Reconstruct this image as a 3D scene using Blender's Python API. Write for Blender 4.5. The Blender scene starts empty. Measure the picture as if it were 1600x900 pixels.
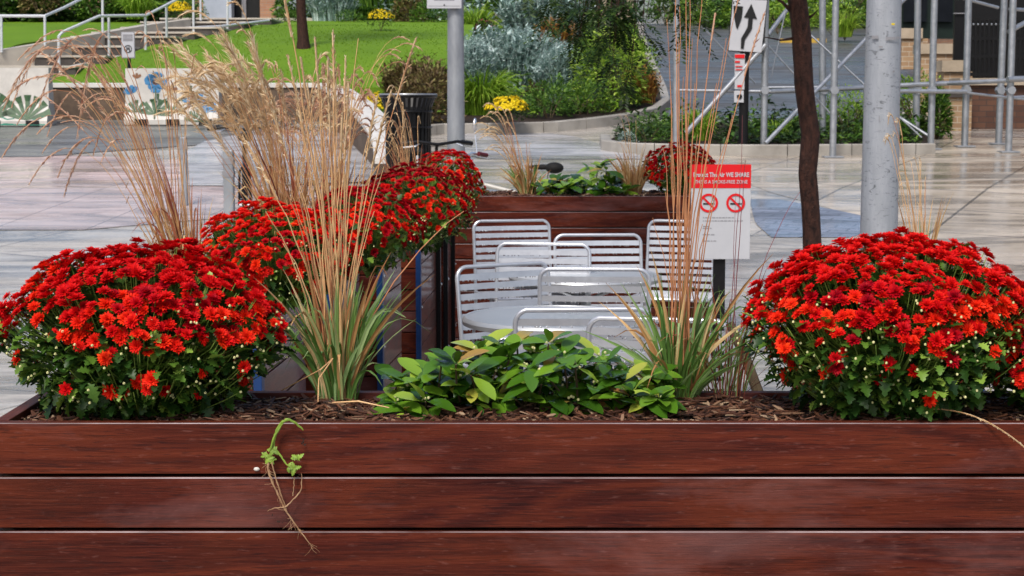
import bpy, bmesh, math, random
from mathutils import Vector as V, Matrix, noise
R = random.Random(7)
rad = math.radians
C = bpy.context.scene.collection
# ------------------------------------------------------------ camera model
F, HC, PIT = 2700.0, 1.58, rad(6.13)
CP, SP = math.cos(PIT), math.sin(PIT)
def ray(px, py):
    x, y = (px-800)/F, -(py-450)/F
    return V((x, CP + y*SP, -SP + y*CP))
def P(px, py, Y):
    d = ray(px, py)
    return V((0, 0, HC)) + d*(Y/d.y)
GK = [(-40, 0), (11, 0), (13.5, .12), (16.5, .38), (19.3, .62), (24, .87), (27, 1.08), (30, 1.32), (33, 1.65), (40, 2.46), (55, 3.98), (62, 4.5), (400, 6)]
def gz(Y):
    for (a, za), (b, zb) in zip(GK, GK[1:]):
        if Y <= b: return za + (zb-za)*(Y-a)/(b-a)
    return GK[-1][1]
def hit(px, py):
    Y = 2.0
    while Y < 300:
        p = P(px, py, Y)
        if p.z <= gz(Y): return V((p.x, Y, gz(Y)))
        Y += .02
    return V((p.x, Y, gz(Y)))
# ------------------------------------------------------------ materials
MATS = {}
def newmat(name):
    m = bpy.data.materials.new(name); m.use_nodes = True
    nt = m.node_tree; b = nt.nodes['Principled BSDF']
    MATS[name] = m
    return m, nt, b
def N(nt, t, **kw):
    n = nt.nodes.new(t)
    for k, v in kw.items():
        if k.startswith('i_'):
            n.inputs[k[2:].replace('_', ' ')].default_value = v
        else: setattr(n, k, v)
    return n
def L(nt, a, b): nt.links.new(a, b)
def ramp(nt, fac, stops):
    r = N(nt, 'ShaderNodeValToRGB')
    e = r.color_ramp.elements
    while len(e) < len(stops): e.new(.5)
    for i, (p, c) in enumerate(stops):
        e[i].position = p; e[i].color = (*c, 1)
    L(nt, fac, r.inputs['Fac'])
    return r.outputs['Color']
def objco(nt, scale=(1, 1, 1), rot=(0, 0, 0), geo=False):
    t = N(nt, 'ShaderNodeNewGeometry').outputs['Position'] if geo else N(nt, 'ShaderNodeTexCoord').outputs['Object']
    m = N(nt, 'ShaderNodeMapping'); m.inputs['Scale'].default_value = scale; m.inputs['Rotation'].default_value = rot
    L(nt, t, m.inputs['Vector']); return m.outputs['Vector']
def noise_tex(nt, vec, scale, detail=5, rough=.55, dist=0):
    n = N(nt, 'ShaderNodeTexNoise'); n.inputs['Scale'].default_value = scale; n.inputs['Detail'].default_value = detail
    n.inputs['Roughness'].default_value = rough; n.inputs['Distortion'].default_value = dist
    L(nt, vec, n.inputs['Vector']); return n.outputs['Fac']
def bump(nt, b, h, strength=.3, dist=.01):
    n = N(nt, 'ShaderNodeBump'); n.inputs['Strength'].default_value = strength; n.inputs['Distance'].default_value = dist
    L(nt, h, n.inputs['Height']); L(nt, n.outputs['Normal'], b.inputs['Normal'])
def mix(nt, f, a, b, mode='MIX'):
    n = N(nt, 'ShaderNodeMix'); n.data_type = 'RGBA'; n.blend_type = mode
    for s, v in ((n.inputs[0], f), (n.inputs[6], a), (n.inputs[7], b)):
        if isinstance(v, (int, float)): s.default_value = v
        elif isinstance(v, tuple): s.default_value = (*v, 1)
        else: L(nt, v, s)
    return n.outputs[2]
def simple(name, c1, c2=None, rough=.5, scale=8, metal=0, bmp=0, spec=.3, stretch=(1, 1, 1), coat=0, rvar=0, geo=False):
    m, nt, b = newmat(name)
    c2 = c2 or tuple(x*.75 for x in c1)
    co = objco(nt, stretch, geo=geo); f = noise_tex(nt, co, scale, 7, .6)
    L(nt, ramp(nt, f, [(.3, c1), (.7, c2)]), b.inputs['Base Color'])
    b.inputs['Roughness'].default_value = rough; b.inputs['Metallic'].default_value = metal
    b.inputs['Specular IOR Level'].default_value = spec; b.inputs['Coat Weight'].default_value = coat
    if rvar:
        f2 = noise_tex(nt, co, scale*.6, 4)
        mr = N(nt, 'ShaderNodeMapRange'); mr.inputs['To Min'].default_value = max(.02, rough-rvar); mr.inputs['To Max'].default_value = rough+rvar
        mr.inputs['From Min'].default_value = .35; mr.inputs['From Max'].default_value = .65
        L(nt, f2, mr.inputs['Value']); L(nt, mr.outputs[0], b.inputs['Roughness'])
    if bmp: bump(nt, b, noise_tex(nt, co, scale*4, 6), bmp, .01)
    return m
def leafmat(name, stops, rough=.45, trans=.3, spec=.5, obj=False):
    """colour varies leaf by leaf (per mesh island), never by light"""
    m, nt, b = newmat(name)
    g = N(nt, 'ShaderNodeNewGeometry'); fac = g.outputs['Random Per Island']
    if obj:
        oi = N(nt, 'ShaderNodeObjectInfo'); a = N(nt, 'ShaderNodeMath', operation='MULTIPLY'); a.inputs[1].default_value = .35
        L(nt, fac, a.inputs[0])
        a2 = N(nt, 'ShaderNodeMath', operation='MULTIPLY_ADD'); a2.inputs[1].default_value = .65
        L(nt, oi.outputs['Random'], a2.inputs[0]); L(nt, a.outputs[0], a2.inputs[2]); fac = a2.outputs[0]
    col = ramp(nt, fac, stops)
    L(nt, col, b.inputs['Base Color']); b.inputs['Roughness'].default_value = rough
    b.inputs['Specular IOR Level'].default_value = spec*.55
    if trans:
        t = N(nt, 'ShaderNodeBsdfTranslucent'); L(nt, col, t.inputs['Color'])
        mx = N(nt, 'ShaderNodeMixShader'); mx.inputs[0].default_value = trans
        L(nt, b.outputs[0], mx.inputs[1]); L(nt, t.outputs[0], mx.inputs[2])
        L(nt, mx.outputs[0], nt.nodes['Material Output'].inputs['Surface'])
    return m
# ------------------------------------------------------------ mesh builder
class MB:
    def __init__(s): s.v = []; s.f = []; s.mi = []; s.m = 0
    def add(s, vs, fs):
        n = len(s.v); s.v += [tuple(v) for v in vs]
        for f in fs: s.f.append(tuple(i+n for i in f)); s.mi.append(s.m)
        return s
    def box(s, a, b, bev=0, rz=0, c=None):
        x0, y0, z0 = a; x1, y1, z1 = b
        if bev <= 0:
            vs = [(x0,y0,z0),(x1,y0,z0),(x1,y1,z0),(x0,y1,z0),(x0,y0,z1),(x1,y0,z1),(x1,y1,z1),(x0,y1,z1)]
            fs = [(0,3,2,1),(4,5,6,7),(0,1,5,4),(1,2,6,5),(2,3,7,6),(3,0,4,7)]
        else:
            bm = bmesh.new(); bmesh.ops.create_cube(bm, size=1)
            for v in bm.verts: v.co = V(((x0+x1)/2+v.co.x*(x1-x0), (y0+y1)/2+v.co.y*(y1-y0), (z0+z1)/2+v.co.z*(z1-z0)))
            bmesh.ops.bevel(bm, geom=bm.edges[:], offset=bev, segments=2, affect='EDGES', profile=.6)
            bm.verts.index_update()
            vs = [v.co.copy() for v in bm.verts]; fs = [tuple(v.index for v in f.verts) for f in bm.faces]; bm.free()
        if rz:
            c = V(c) if c else V(((x0+x1)/2, (y0+y1)/2, 0)); M = Matrix.Rotation(rz, 3, 'Z')
            vs = [M @ (V(v)-c) + c for v in vs]
        return s.add(vs, fs)
    def tube(s, pts, r, n=8, cap=True):
        pts = [V(p) for p in pts]; k = len(pts)
        rs = r if isinstance(r, (list, tuple)) else [r]*k
        t = (pts[1]-pts[0]).normalized()
        u = t.orthogonal().normalized(); vs = []; fs = []
        for i, p in enumerate(pts):
            t = (pts[min(i+1, k-1)]-pts[max(i-1, 0)])
            t = t.normalized() if t.length > 1e-9 else V((0, 0, 1))
            u = (u - t*u.dot(t)); u = u.normalized() if u.length > 1e-6 else t.orthogonal().normalized()
            w = t.cross(u)
            for j in range(n):
                a = 2*math.pi*j/n; vs.append(p + (u*math.cos(a)+w*math.sin(a))*rs[i])
        for i in range(k-1):
            for j in range(n):
                a = i*n+j; b = i*n+(j+1) % n; fs.append((a, b, b+n, a+n))
        if cap: fs.append(tuple(range(n-1, -1, -1))); fs.append(tuple((k-1)*n+j for j in range(n)))
        return s.add(vs, fs)
    def lathe(s, c, prof, n=24):
        c = V(c); vs = []; fs = []
        for (r, z) in prof:
            for j in range(n):
                a = 2*math.pi*j/n; vs.append(c+V((r*math.cos(a), r*math.sin(a), z)))
        for i in range(len(prof)-1):
            for j in range(n):
                a = i*n+j; b = i*n+(j+1) % n; fs.append((a, b, b+n, a+n))
        return s.add(vs, fs)
    def ribbon(s, pts, ws, side=None):
        pts = [V(p) for p in pts]; k = len(pts); vs = []; fs = []
        side = V(side) if side else V((R.uniform(-1, 1), R.uniform(-1, 1), .1)).normalized()
        for i, p in enumerate(pts):
            t = (pts[min(i+1, k-1)]-pts[max(i-1, 0)]).normalized()
            u = (side - t*side.dot(t)); u = u.normalized() if u.length > 1e-4 else t.orthogonal().normalized()
            nn = t.cross(u)
            vs += [p-u*ws[i]+nn*ws[i]*.35, p, p+u*ws[i]+nn*ws[i]*.35]
        for i in range(k-1):
            a = i*3; fs += [(a, a+1, a+4, a+3), (a+1, a+2, a+5, a+4)]
        return s.add(vs, fs)
    def leaf(s, p, d, up, ln, prof, fold=.25, curl=.15, wid=1):
        p = V(p); d = V(d).normalized(); up = V(up)
        side = d.cross(up); side = side.normalized() if side.length > 1e-4 else d.orthogonal().normalized()
        n = side.cross(d).normalized(); vs = []; fs = []
        for (t, w) in prof:
            m = p + d*(t*ln) - n*(curl*ln*t*t); w = w*ln*wid
            vs += [m, m+side*w+n*w*fold, m-side*w+n*w*fold]
        for i in range(len(prof)-1):
            a = i*3; fs += [(a, a+1, a+4, a+3), (a+2, a, a+3, a+5)]
        return s.add(vs, fs)
    def quad(s, a, b, c, d): return s.add([a, b, c, d], [(0, 1, 2, 3)])
    def poly(s, pts): return s.add(pts, [tuple(range(len(pts)))])
    def blob(s, c, r, seg=6, rings=4):
        c = V(c); r = r if isinstance(r, (tuple, list)) else (r, r, r); vs = []; fs = []
        for i in range(rings+1):
            th = math.pi*i/rings
            for j in range(seg):
                a = 2*math.pi*j/seg
                vs.append(c+V((r[0]*math.sin(th)*math.cos(a), r[1]*math.sin(th)*math.sin(a), r[2]*math.cos(th))))
        for i in range(rings):
            for j in range(seg):
                a = i*seg+j; b = i*seg+(j+1) % seg; fs.append((a, a+seg, b+seg, b))
        return s.add(vs, fs)
    def data(s, name, mats, smooth=False, off=None):
        me = bpy.data.meshes.new(name)
        vs = s.v if off is None else [(v[0]-off[0], v[1]-off[1], v[2]-off[2]) for v in s.v]
        me.from_pydata(vs, [], s.f)
        mats = mats if isinstance(mats, (list, tuple)) else [mats]
        for m in mats: me.materials.append(MATS[m] if isinstance(m, str) else m)
        if len(mats) > 1: me.polygons.foreach_set('material_index', s.mi)
        if smooth: me.polygons.foreach_set('use_smooth', [True]*len(me.polygons))
        me.update(); return me
    def build(s, name, mats, parent=None, smooth=False, world=False, loc=None):
        """world=True: vertices are in world coordinates, moved into the parent's frame"""
        off = None; o = bpy.data.objects.new(name, None)
        if parent is not None and world: off = root_loc(parent)
        if loc is not None: off = loc
        me = s.data(name, mats, smooth, off)
        bpy.data.objects.remove(o); o = bpy.data.objects.new(name, me)
        C.objects.link(o)
        if parent is not None: o.parent = parent
        if loc is not None: o.location = loc
        if smooth: autosmooth(me)
        return o
def autosmooth(me, ang=40):
    bm = bmesh.new(); bm.from_mesh(me)
    for e in bm.edges:
        if len(e.link_faces) == 2 and e.calc_face_angle(0) > rad(ang): e.smooth = False
    bm.to_mesh(me); bm.free()
def root_loc(o):
    l = V((0, 0, 0))
    while o is not None: l = l + o.location; o = o.parent
    return l
def thing(name, label, cat, loc=(0, 0, 0), rz=0, group=None):
    o = bpy.data.objects.new(name, None); C.objects.link(o); o.empty_display_size = .1
    o.location = loc; o.rotation_euler = (0, 0, rz); tag(o, label, cat, group); return o
def tag(o, label=None, cat=None, group=None, kind=None):
    if label: o['label'] = label
    if cat: o['category'] = cat
    if group: o['group'] = group
    if kind: o['kind'] = kind
    return o
def dup(root, loc, rz, label, s=None):
    r = root.copy(); C.objects.link(r); r.location = loc; r.rotation_euler = (0, 0, rz); r['label'] = label
    if s: r.scale = s
    for ch in list(root.children):
        c = ch.copy(); C.objects.link(c); c.parent = r
        for g in ch.children:
            d = g.copy(); C.objects.link(d); d.parent = c
    return r
def text(parent, s, loc, size, m, name='lettering', rz=0, al='CENTER', sx=1, bold=0):
    cu = bpy.data.curves.new(name, 'FONT'); cu.body = s; cu.size = size; cu.align_x = al; cu.align_y = 'CENTER'
    cu.extrude = .0006; cu.offset = bold; cu.resolution_u = 3
    tmp = bpy.data.objects.new('tmp', cu); C.objects.link(tmp); bpy.context.view_layer.update()
    me = bpy.data.meshes.new_from_object(tmp.evaluated_get(bpy.context.evaluated_depsgraph_get())); bpy.data.objects.remove(tmp)
    me.materials.clear(); me.materials.append(MATS[m]); o = bpy.data.objects.new(name, me); C.objects.link(o)
    o.rotation_euler = (rad(90), 0, rz); o.location = loc; o.parent = parent; o.scale = (sx, 1, 1); return o

# ------------------------------------------------------------ material table
def wood(name, along, dark=1.0, coat=.12):
    m, nt, b = newmat(name)
    oi = N(nt, 'ShaderNodeObjectInfo')
    tc = N(nt, 'ShaderNodeTexCoord')
    add = N(nt, 'ShaderNodeVectorMath', operation='MULTIPLY_ADD')
    cmb = N(nt, 'ShaderNodeCombineXYZ')
    for i in range(3): L(nt, oi.outputs['Random'], cmb.inputs[i])
    add.inputs[1].default_value = (37, 37, 37)
    L(nt, cmb.outputs[0], add.inputs[0]); L(nt, tc.outputs['Object'], add.inputs[2])
    def mp(sc):
        q = N(nt, 'ShaderNodeMapping'); q.inputs['Scale'].default_value = sc; L(nt, add.outputs[0], q.inputs['Vector']); return q.outputs['Vector']
    s = (lambda a, c: (a, c, c)) if along == 'x' else (lambda a, c: (c, a, c))
    big = noise_tex(nt, mp(s(.8, 5.5)), 1.0, 2, .45, .9)          # sweeping figure
    wv = N(nt, 'ShaderNodeMath', operation='MULTIPLY'); wv.inputs[1].default_value = 46
    L(nt, big, wv.inputs[0]); sn = N(nt, 'ShaderNodeMath', operation='SINE'); L(nt, wv.outputs[0], sn.inputs[0])
    fig = N(nt, 'ShaderNodeMapRange'); fig.inputs['From Min'].default_value = -1; L(nt, sn.outputs[0], fig.inputs['Value'])
    fine = noise_tex(nt, mp(s(7, 230)), 1.0, 8, .78, .8)
    dots = noise_tex(nt, mp(s(30, 160)), 1.0, 4, .6, .1)
    tone = noise_tex(nt, mp(s(.9, 3)), 1.0, 3)
    c = ramp(nt, tone, [(.34, (.050*dark, .0085*dark, .0075*dark)), (.5, (.095*dark, .0150*dark, .0095*dark)), (.64, (.17*dark, .034*dark, .0120*dark))])
    c = mix(nt, .52, c, ramp(nt, fig.outputs[0], [(.05, (.020*dark, .004*dark, .005*dark)), (.5, (.10*dark, .018*dark, .010*dark)), (.95, (.20*dark, .042*dark, .016*dark))]))
    c = mix(nt, .42, c, ramp(nt, fine, [(.38, (.012*dark, .003*dark, .003*dark)), (.5, (.085*dark, .016*dark, .010*dark)), (.62, (.19*dark, .046*dark, .024*dark))]))
    pores = noise_tex(nt, mp(s(16, 260)), 1.0, 3, .5, .5); c = mix(nt, ramp(nt, pores, [(.57, (0, 0, 0)), (.63, (.55, .55, .55))]), c, (.018, .006, .006))
    pl = noise_tex(nt, mp(s(2.5, 5)), 1.0, 3); c = mix(nt, ramp(nt, pl, [(.42, (0, 0, 0)), (.62, (.08, .08, .08))]), c, (.26, .07, .02))
    hv = N(nt, 'ShaderNodeHueSaturation'); hm = N(nt, 'ShaderNodeMapRange'); hm.inputs['To Min'].default_value = .72; hm.inputs['To Max'].default_value = 1.0; hv.inputs['Saturation'].default_value = 1.0; hv.inputs['Hue'].default_value = .4975; L(nt, oi.outputs['Random'], hm.inputs['Value']); L(nt, hm.outputs[0], hv.inputs['Value']); L(nt, c, hv.inputs['Color']); c = hv.outputs['Color']
    wst = noise_tex(nt, mp(s(2.2, 7)), 1.0, 5, .6, .4); c = mix(nt, ramp(nt, wst, [(.52, (0, 0, 0)), (.70, (.30, .30, .30))]), c, (.24, .12, .115))
    c = mix(nt, ramp(nt, dots, [(.60, (0, 0, 0)), (.74, (.22, .22, .22))]), c, (.30, .14, .12))
    b.inputs['Coat Weight'].default_value = coat; b.inputs['Coat Roughness'].default_value = .12; b.inputs['Specular IOR Level'].default_value = .10 if coat < .5 else .5
    L(nt, c, b.inputs['Base Color'])
    mr = N(nt, 'ShaderNodeMapRange'); mr.inputs['To Min'].default_value = .30; mr.inputs['To Max'].default_value = .5
    L(nt, tone, mr.inputs['Value']); L(nt, mr.outputs[0], b.inputs['Roughness'])
    bump(nt, b, fine, .45, .004); return m
wood('ipe_x', 'x', .70, 0); wood('ipe_y', 'y', 1.3, .55); wood('ipe_y_dry', 'y', .9, 0)
simple('edge_highlight', (.40, .32, .32), (.05, .015, .012), .3, 4, spec=.6, stretch=(1, 1, 1))  # pale bevel colour: sky highlight painted onto the board edges
simple('galv', (.42, .44, .47), (.30, .32, .35), .38, 14, .75, .05, rvar=.1)
simple('galv_dull', (.33, .35, .38), (.22, .235, .26), .45, 9, .45, .12, stretch=(1, 1, .35), rvar=.1)
simple('chair_metal', (.56, .585, .635), (.47, .49, .54), .30, 20, .55)
simple('table_metal2', (.46, .48, .50), (.40, .42, .44), .3, 4, .5, rvar=.04)
simple('table_metal', (.58, .60, .62), (.48, .50, .52), .22, 12, .85, rvar=.08)
simple('black_paint', (.006, .006, .007), (.010, .010, .011), .35, 20, spec=.2)
simple('rubber', (.012, .012, .012), None, .75, 20, spec=.2)
simple('blue_steel', (.012, .045, .16), (.008, .03, .10), .35, 10)
simple('white_paint', (.56, .54, .50), (.40, .385, .36), .5, 4)
simple('sign_white', (.44, .45, .48), (.39, .40, .43), .35, 5)
simple('sign_red', (.60, .010, .014), (.55, .008, .012), .35, 5)
simple('sign_black', (.01, .01, .011), None, .4, 5)
simple('sign_grey', (.25, .25, .27), None, .4, 5)
simple('rail_paint', (.60, .63, .66), (.5, .52, .55), .35, 8, .2)
simple('concrete', (.50, .455, .39), (.34, .31, .27), .55, 2.2, 0, .15, rvar=.15)
simple('coping', (.62, .60, .57), (.48, .46, .43), .5, 3, 0, .1)
simple('kerb_stone', (.36, .34, .31), (.20, .185, .165), .5, 2.5, 0, .2)
simple('bark', (.060, .024, .016), (.008, .0035, .003), .65, 42, 0, 1.0, stretch=(1, 1, .45), spec=.2)
simple('branch', (.10, .07, .035), (.05, .035, .02), .7, 16)
simple('soil', (.035, .020, .014), (.012, .008, .006), .85, 30, 0, .8)
simple('stone_wall', (.13, .090, .062), (.055, .038, .028), .7, 5, 0, .4)
simple('limestone', (.44, .36, .27), (.32, .26, .19), .6, 4, 0, .2)
simple('dark_green', (.012, .022, .018), (.008, .014, .012), .4, 6)
simple('dark_glass', (.012, .014, .018), None, .12, 6)
simple('column_grey', (.36, .40, .47), (.30, .34, .40), .5, 4)
simple('paint_blue', (.03, .14, .30), (.06, .22, .42), .5, 18)
simple('paint_green', (.015, .05, .025), (.05, .11, .04), .5, 18)
simple('paint_teal', (.02, .16, .11), (.03, .20, .14), .5, 18)
simple('paint_brown', (.22, .10, .05), None, .5, 18)
simple('bud', (.62, .58, .30), (.45, .48, .20), .4, 40)
simple('bike_red', (.10, .008, .012), None, .35, 10)
simple('chrome', (.75, .76, .78), (.6, .6, .62), .18, 10, .9)
simple('yellow_line', (.55, .36, .06), None, .5, 4)
simple('stem_green', (.24, .36, .07), (.12, .20, .04), .5, 30)
simple('stem_dry', (.66, .43, .21), (.46, .24, .11), .6, 30)
simple('stem_red', (.22, .06, .07), (.12, .03, .035), .6, 30)
simple('stem_rust', (.50, .24, .11), (.34, .13, .065), .6, 30)
simple('root_tan', (.42, .27, .15), (.16, .075, .035), .6, 60, geo=False)
simple('weed_green', (.22, .34, .04), (.12, .19, .03), .5, 60)
# foliage
RED = [(0, (.13, .001, .009)), (.12, (.26, .0015, .010)), (.45, (.46, .002, .008)), (.82, (.66, .007, .006)), (1, (.80, .032, .007))]
leafmat('petal_red', RED, .55, .22, .18, True)
leafmat('petal_orange', [(0, (.48, .004, .006)), (.5, (.70, .014, .006)), (.9, (.82, .040, .008)), (1, (.88, .09, .012))], .55, .22, .18, True)
leafmat('petal_yellow', [(0, (.62, .42, .005)), (1, (.85, .68, .02))], .5, .25, .3)
leafmat('petal_magenta', [(0, (.30, .01, .08)), (1, (.50, .03, .16))], .5, .25, .3)
leafmat('mum_leaf', [(0, (.009, .030, .005)), (.55, (.028, .075, .010)), (.85, (.085, .17, .020)), (1, (.25, .38, .06))], .42, .15)
leafmat('shrub_leaf', [(0, (.016, .055, .006)), (.5, (.060, .155, .012)), (.80, (.14, .28, .020)), (.93, (.30, .42, .05)), (.97, (.42, .36, .06)), (1, (.30, .13, .05))], .16, .25, 1.1)
leafmat('grass_green', [(0, (.06, .14, .03)), (.5, (.15, .27, .06)), (.8, (.27, .40, .17)), (1, (.42, .44, .18))], .42, .3)
leafmat('grass_tan', [(0, (.30, .12, .045)), (.4, (.46, .25, .10)), (.8, (.60, .42, .20)), (1, (.66, .52, .30))], .5, .25)
leafmat('grass_red', [(0, (.14, .032, .022)), (.5, (.32, .10, .055)), (1, (.50, .26, .13))], .5, .2)
leafmat('plume', [(0, (.40, .25, .13)), (.5, (.66, .48, .28)), (1, (.88, .78, .56))], .6, .35)
leafmat('plume_red', [(0, (.32, .12, .08)), (.5, (.56, .33, .22)), (1, (.80, .62, .44))], .6, .35)
leafmat('bg_green', [(0, (.022, .065, .010)), (.6, (.075, .17, .020)), (1, (.18, .30, .045))], .45, .25)
leafmat('bg_dark', [(0, (.010, .025, .008)), (.6, (.028, .060, .015)), (1, (.06, .10, .025))], .45, .2)
leafmat('bg_lime', [(0, (.09, .20, .012)), (.6, (.22, .38, .03)), (1, (.42, .56, .08))], .45, .3)
leafmat('bg_silver', [(0, (.14, .24, .20)), (.5, (.34, .46, .44)), (1, (.62, .72, .70))], .5, .2)
leafmat('bg_brown', [(0, (.06, .035, .02)), (.6, (.17, .12, .05)), (1, (.28, .27, .09))], .55, .25)
leafmat('bg_orange', [(0, (.20, .07, .02)), (.6, (.42, .20, .06)), (1, (.45, .30, .06))], .55, .25)
leafmat('bg_wine', [(0, (.05, .012, .014)), (1, (.16, .03, .04))], .5, .2)
leafmat('bg_bright', [(0, (.12, .22, .02)), (.6, (.30, .46, .05)), (1, (.55, .66, .14))], .45, .35)
leafmat('locust', [(0, (.008, .024, .005)), (.6, (.024, .058, .010)), (1, (.07, .12, .02))], .45, .3)
leafmat('mulch_chip', [(0, (.020, .009, .006)), (.5, (.065, .026, .016)), (.88, (.15, .065, .035)), (1, (.36, .26, .17))], .55, 0)
def brickmat(name, c1, c2, mortar, w=.2, h=.067):
    m, nt, b = newmat(name)
    g = N(nt, 'ShaderNodeNewGeometry'); sp = N(nt, 'ShaderNodeSeparateXYZ'); L(nt, g.outputs['Position'], sp.inputs[0])
    ad = N(nt, 'ShaderNodeMath', operation='ADD'); L(nt, sp.outputs[0], ad.inputs[0]); L(nt, sp.outputs[1], ad.inputs[1])
    cb = N(nt, 'ShaderNodeCombineXYZ'); L(nt, ad.outputs[0], cb.inputs[0]); L(nt, sp.outputs[2], cb.inputs[1])
    t = N(nt, 'ShaderNodeTexBrick'); L(nt, cb.outputs[0], t.inputs['Vector'])
    t.inputs['Color1'].default_value = (*c1, 1); t.inputs['Color2'].default_value = (*c2, 1); t.inputs['Mortar'].default_value = (*mortar, 1)
    t.inputs['Scale'].default_value = 1; t.inputs['Brick Width'].default_value = w; t.inputs['Row Height'].default_value = h; t.inputs['Mortar Size'].default_value = .006
    n = noise_tex(nt, g.outputs['Position'], 3, 5)
    L(nt, mix(nt, .4, t.outputs['Color'], mix(nt, n, (.05, .04, .03), (.9, .85, .8)), 'MULTIPLY'), b.inputs['Base Color']); b.inputs['Roughness'].default_value = .7
    bump(nt, b, t.outputs['Fac'], -.4, .01)
brickmat('brick', (.36, .16, .09), (.50, .27, .15), (.30, .25, .2))
brickmat('brick_tan', (.33, .20, .11), (.45, .30, .17), (.55, .48, .38), .24, .09)
brickmat('brick_dark', (.09, .035, .020), (.16, .070, .038), (.05, .035, .03), .24, .09)
def wetmat(name, c1, c2, joints=None, rot=0, rough=(.05, .36), streak=(1, 1), mort=.5, bmp=.12, wet=.55):
    """wet paving: base colour, joints, and water film as roughness patches"""
    m, nt, b = newmat(name)
    co = objco(nt, (1, 1, 1), (0, 0, rot), geo=True)
    n1 = noise_tex(nt, co, .45, 6, .6); n2 = noise_tex(nt, objco(nt, (.35*streak[0], 1.3*streak[1], 1), (0, 0, rot*.5), geo=True), 1.0, 5, .6, .4)
    n3 = noise_tex(nt, co, 14, 5, .7)
    c = ramp(nt, n1, [(.3, c1), (.7, c2)])
    c = mix(nt, .35, c, ramp(nt, n3, [(.3, c2), (.7, tuple(min(1, 1.25*x) for x in c1))]))
    h = n3
    if joints:
        t = N(nt, 'ShaderNodeTexBrick'); L(nt, co, t.inputs['Vector']); t.offset = joints[3] if len(joints) > 3 else .5
        t.inputs['Scale'].default_value = 1; t.inputs['Brick Width'].default_value = joints[0]; t.inputs['Row Height'].default_value = joints[1]
        t.inputs['Mortar Size'].default_value = joints[2]; t.inputs['Color1'].default_value = (1, 1, 1, 1); t.inputs['Color2'].default_value = (.90, .90, .90, 1)
        t.inputs['Mortar'].default_value = (mort, mort, mort, 1)
        c = mix(nt, 1.0, c, t.outputs['Color'], 'MULTIPLY')
    nz = noise_tex(nt, objco(nt, (.5, 1.5, 1), (0, 0, rad(-9)), geo=True), 1.2, 8, .68, 1.0)
    c = mix(nt, 1.0, c, ramp(nt, nz, [(.40, (1-wet, 1-wet, 1-wet)), (.56, (1, 1, 1))]), 'MULTIPLY')
    L(nt, c, b.inputs['Base Color'])
    mr = N(nt, 'ShaderNodeMapRange'); mr.inputs['From Min'].default_value = .38; mr.inputs['From Max'].default_value = .62
    mr.inputs['To Min'].default_value = rough[0]; mr.inputs['To Max'].default_value = rough[1]
    L(nt, n2, mr.inputs['Value']); L(nt, mr.outputs[0], b.inputs['Roughness'])
    b.inputs['Specular IOR Level'].default_value = .6
    n4 = noise_tex(nt, objco(nt, (.5, 2.2, 1), geo=True), 1.6, 4, .55, .5)
    ad = N(nt, 'ShaderNodeMath', operation='MULTIPLY_ADD'); ad.inputs[1].default_value = 5
    L(nt, n4, ad.inputs[0]); L(nt, h, ad.inputs[2])
    bump(nt, b, ad.outputs[0], bmp, .012)
wetmat('wet_beige', (.56, .48, .385), (.40, .345, .285), (1.5, 1.5, .016, 0), rad(24), mort=.35, wet=.5)
wetmat('wet_concrete', (.52, .475, .42), (.35, .325, .29), (1.5, 1.5, .014, 0), rad(24))
wetmat('wet_pink', (.60, .42, .385), (.52, .46, .44), (.9, .9, .01, 0), rad(8))
wetmat('wet_asphalt', (.19, .19, .18), (.12, .12, .118), rough=(.2, .55), bmp=.15)
wetmat('wet_road', (.10, .10, .098), (.055, .055, .055), rough=(.22, .6), bmp=.15, wet=.3)
wetmat('wet_white', (.46, .45, .46), (.36, .36, .38), rough=(.12, .4))
wetmat('wet_paver', (.22, .25, .33), (.15, .17, .23), (.3, .15, .012), rad(24))
def lawnmat():
    m, nt, b = newmat('lawn')
    co = objco(nt, (1, 1, 1), geo=True)
    c = ramp(nt, noise_tex(nt, co, .5, 4), [(.3, (.070, .150, .004)), (.7, (.125, .24, .006))])
    c = mix(nt, .5, c, ramp(nt, noise_tex(nt, co, 30, 4, .8), [(.3, (.045, .11, .004)), (.7, (.17, .29, .015))]))
    L(nt, c, b.inputs['Base Color']); b.inputs['Roughness'].default_value = .75; b.inputs['Specular IOR Level'].default_value = .2
    bump(nt, b, noise_tex(nt, co, 60, 3), .6, .03)
lawnmat()
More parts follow.
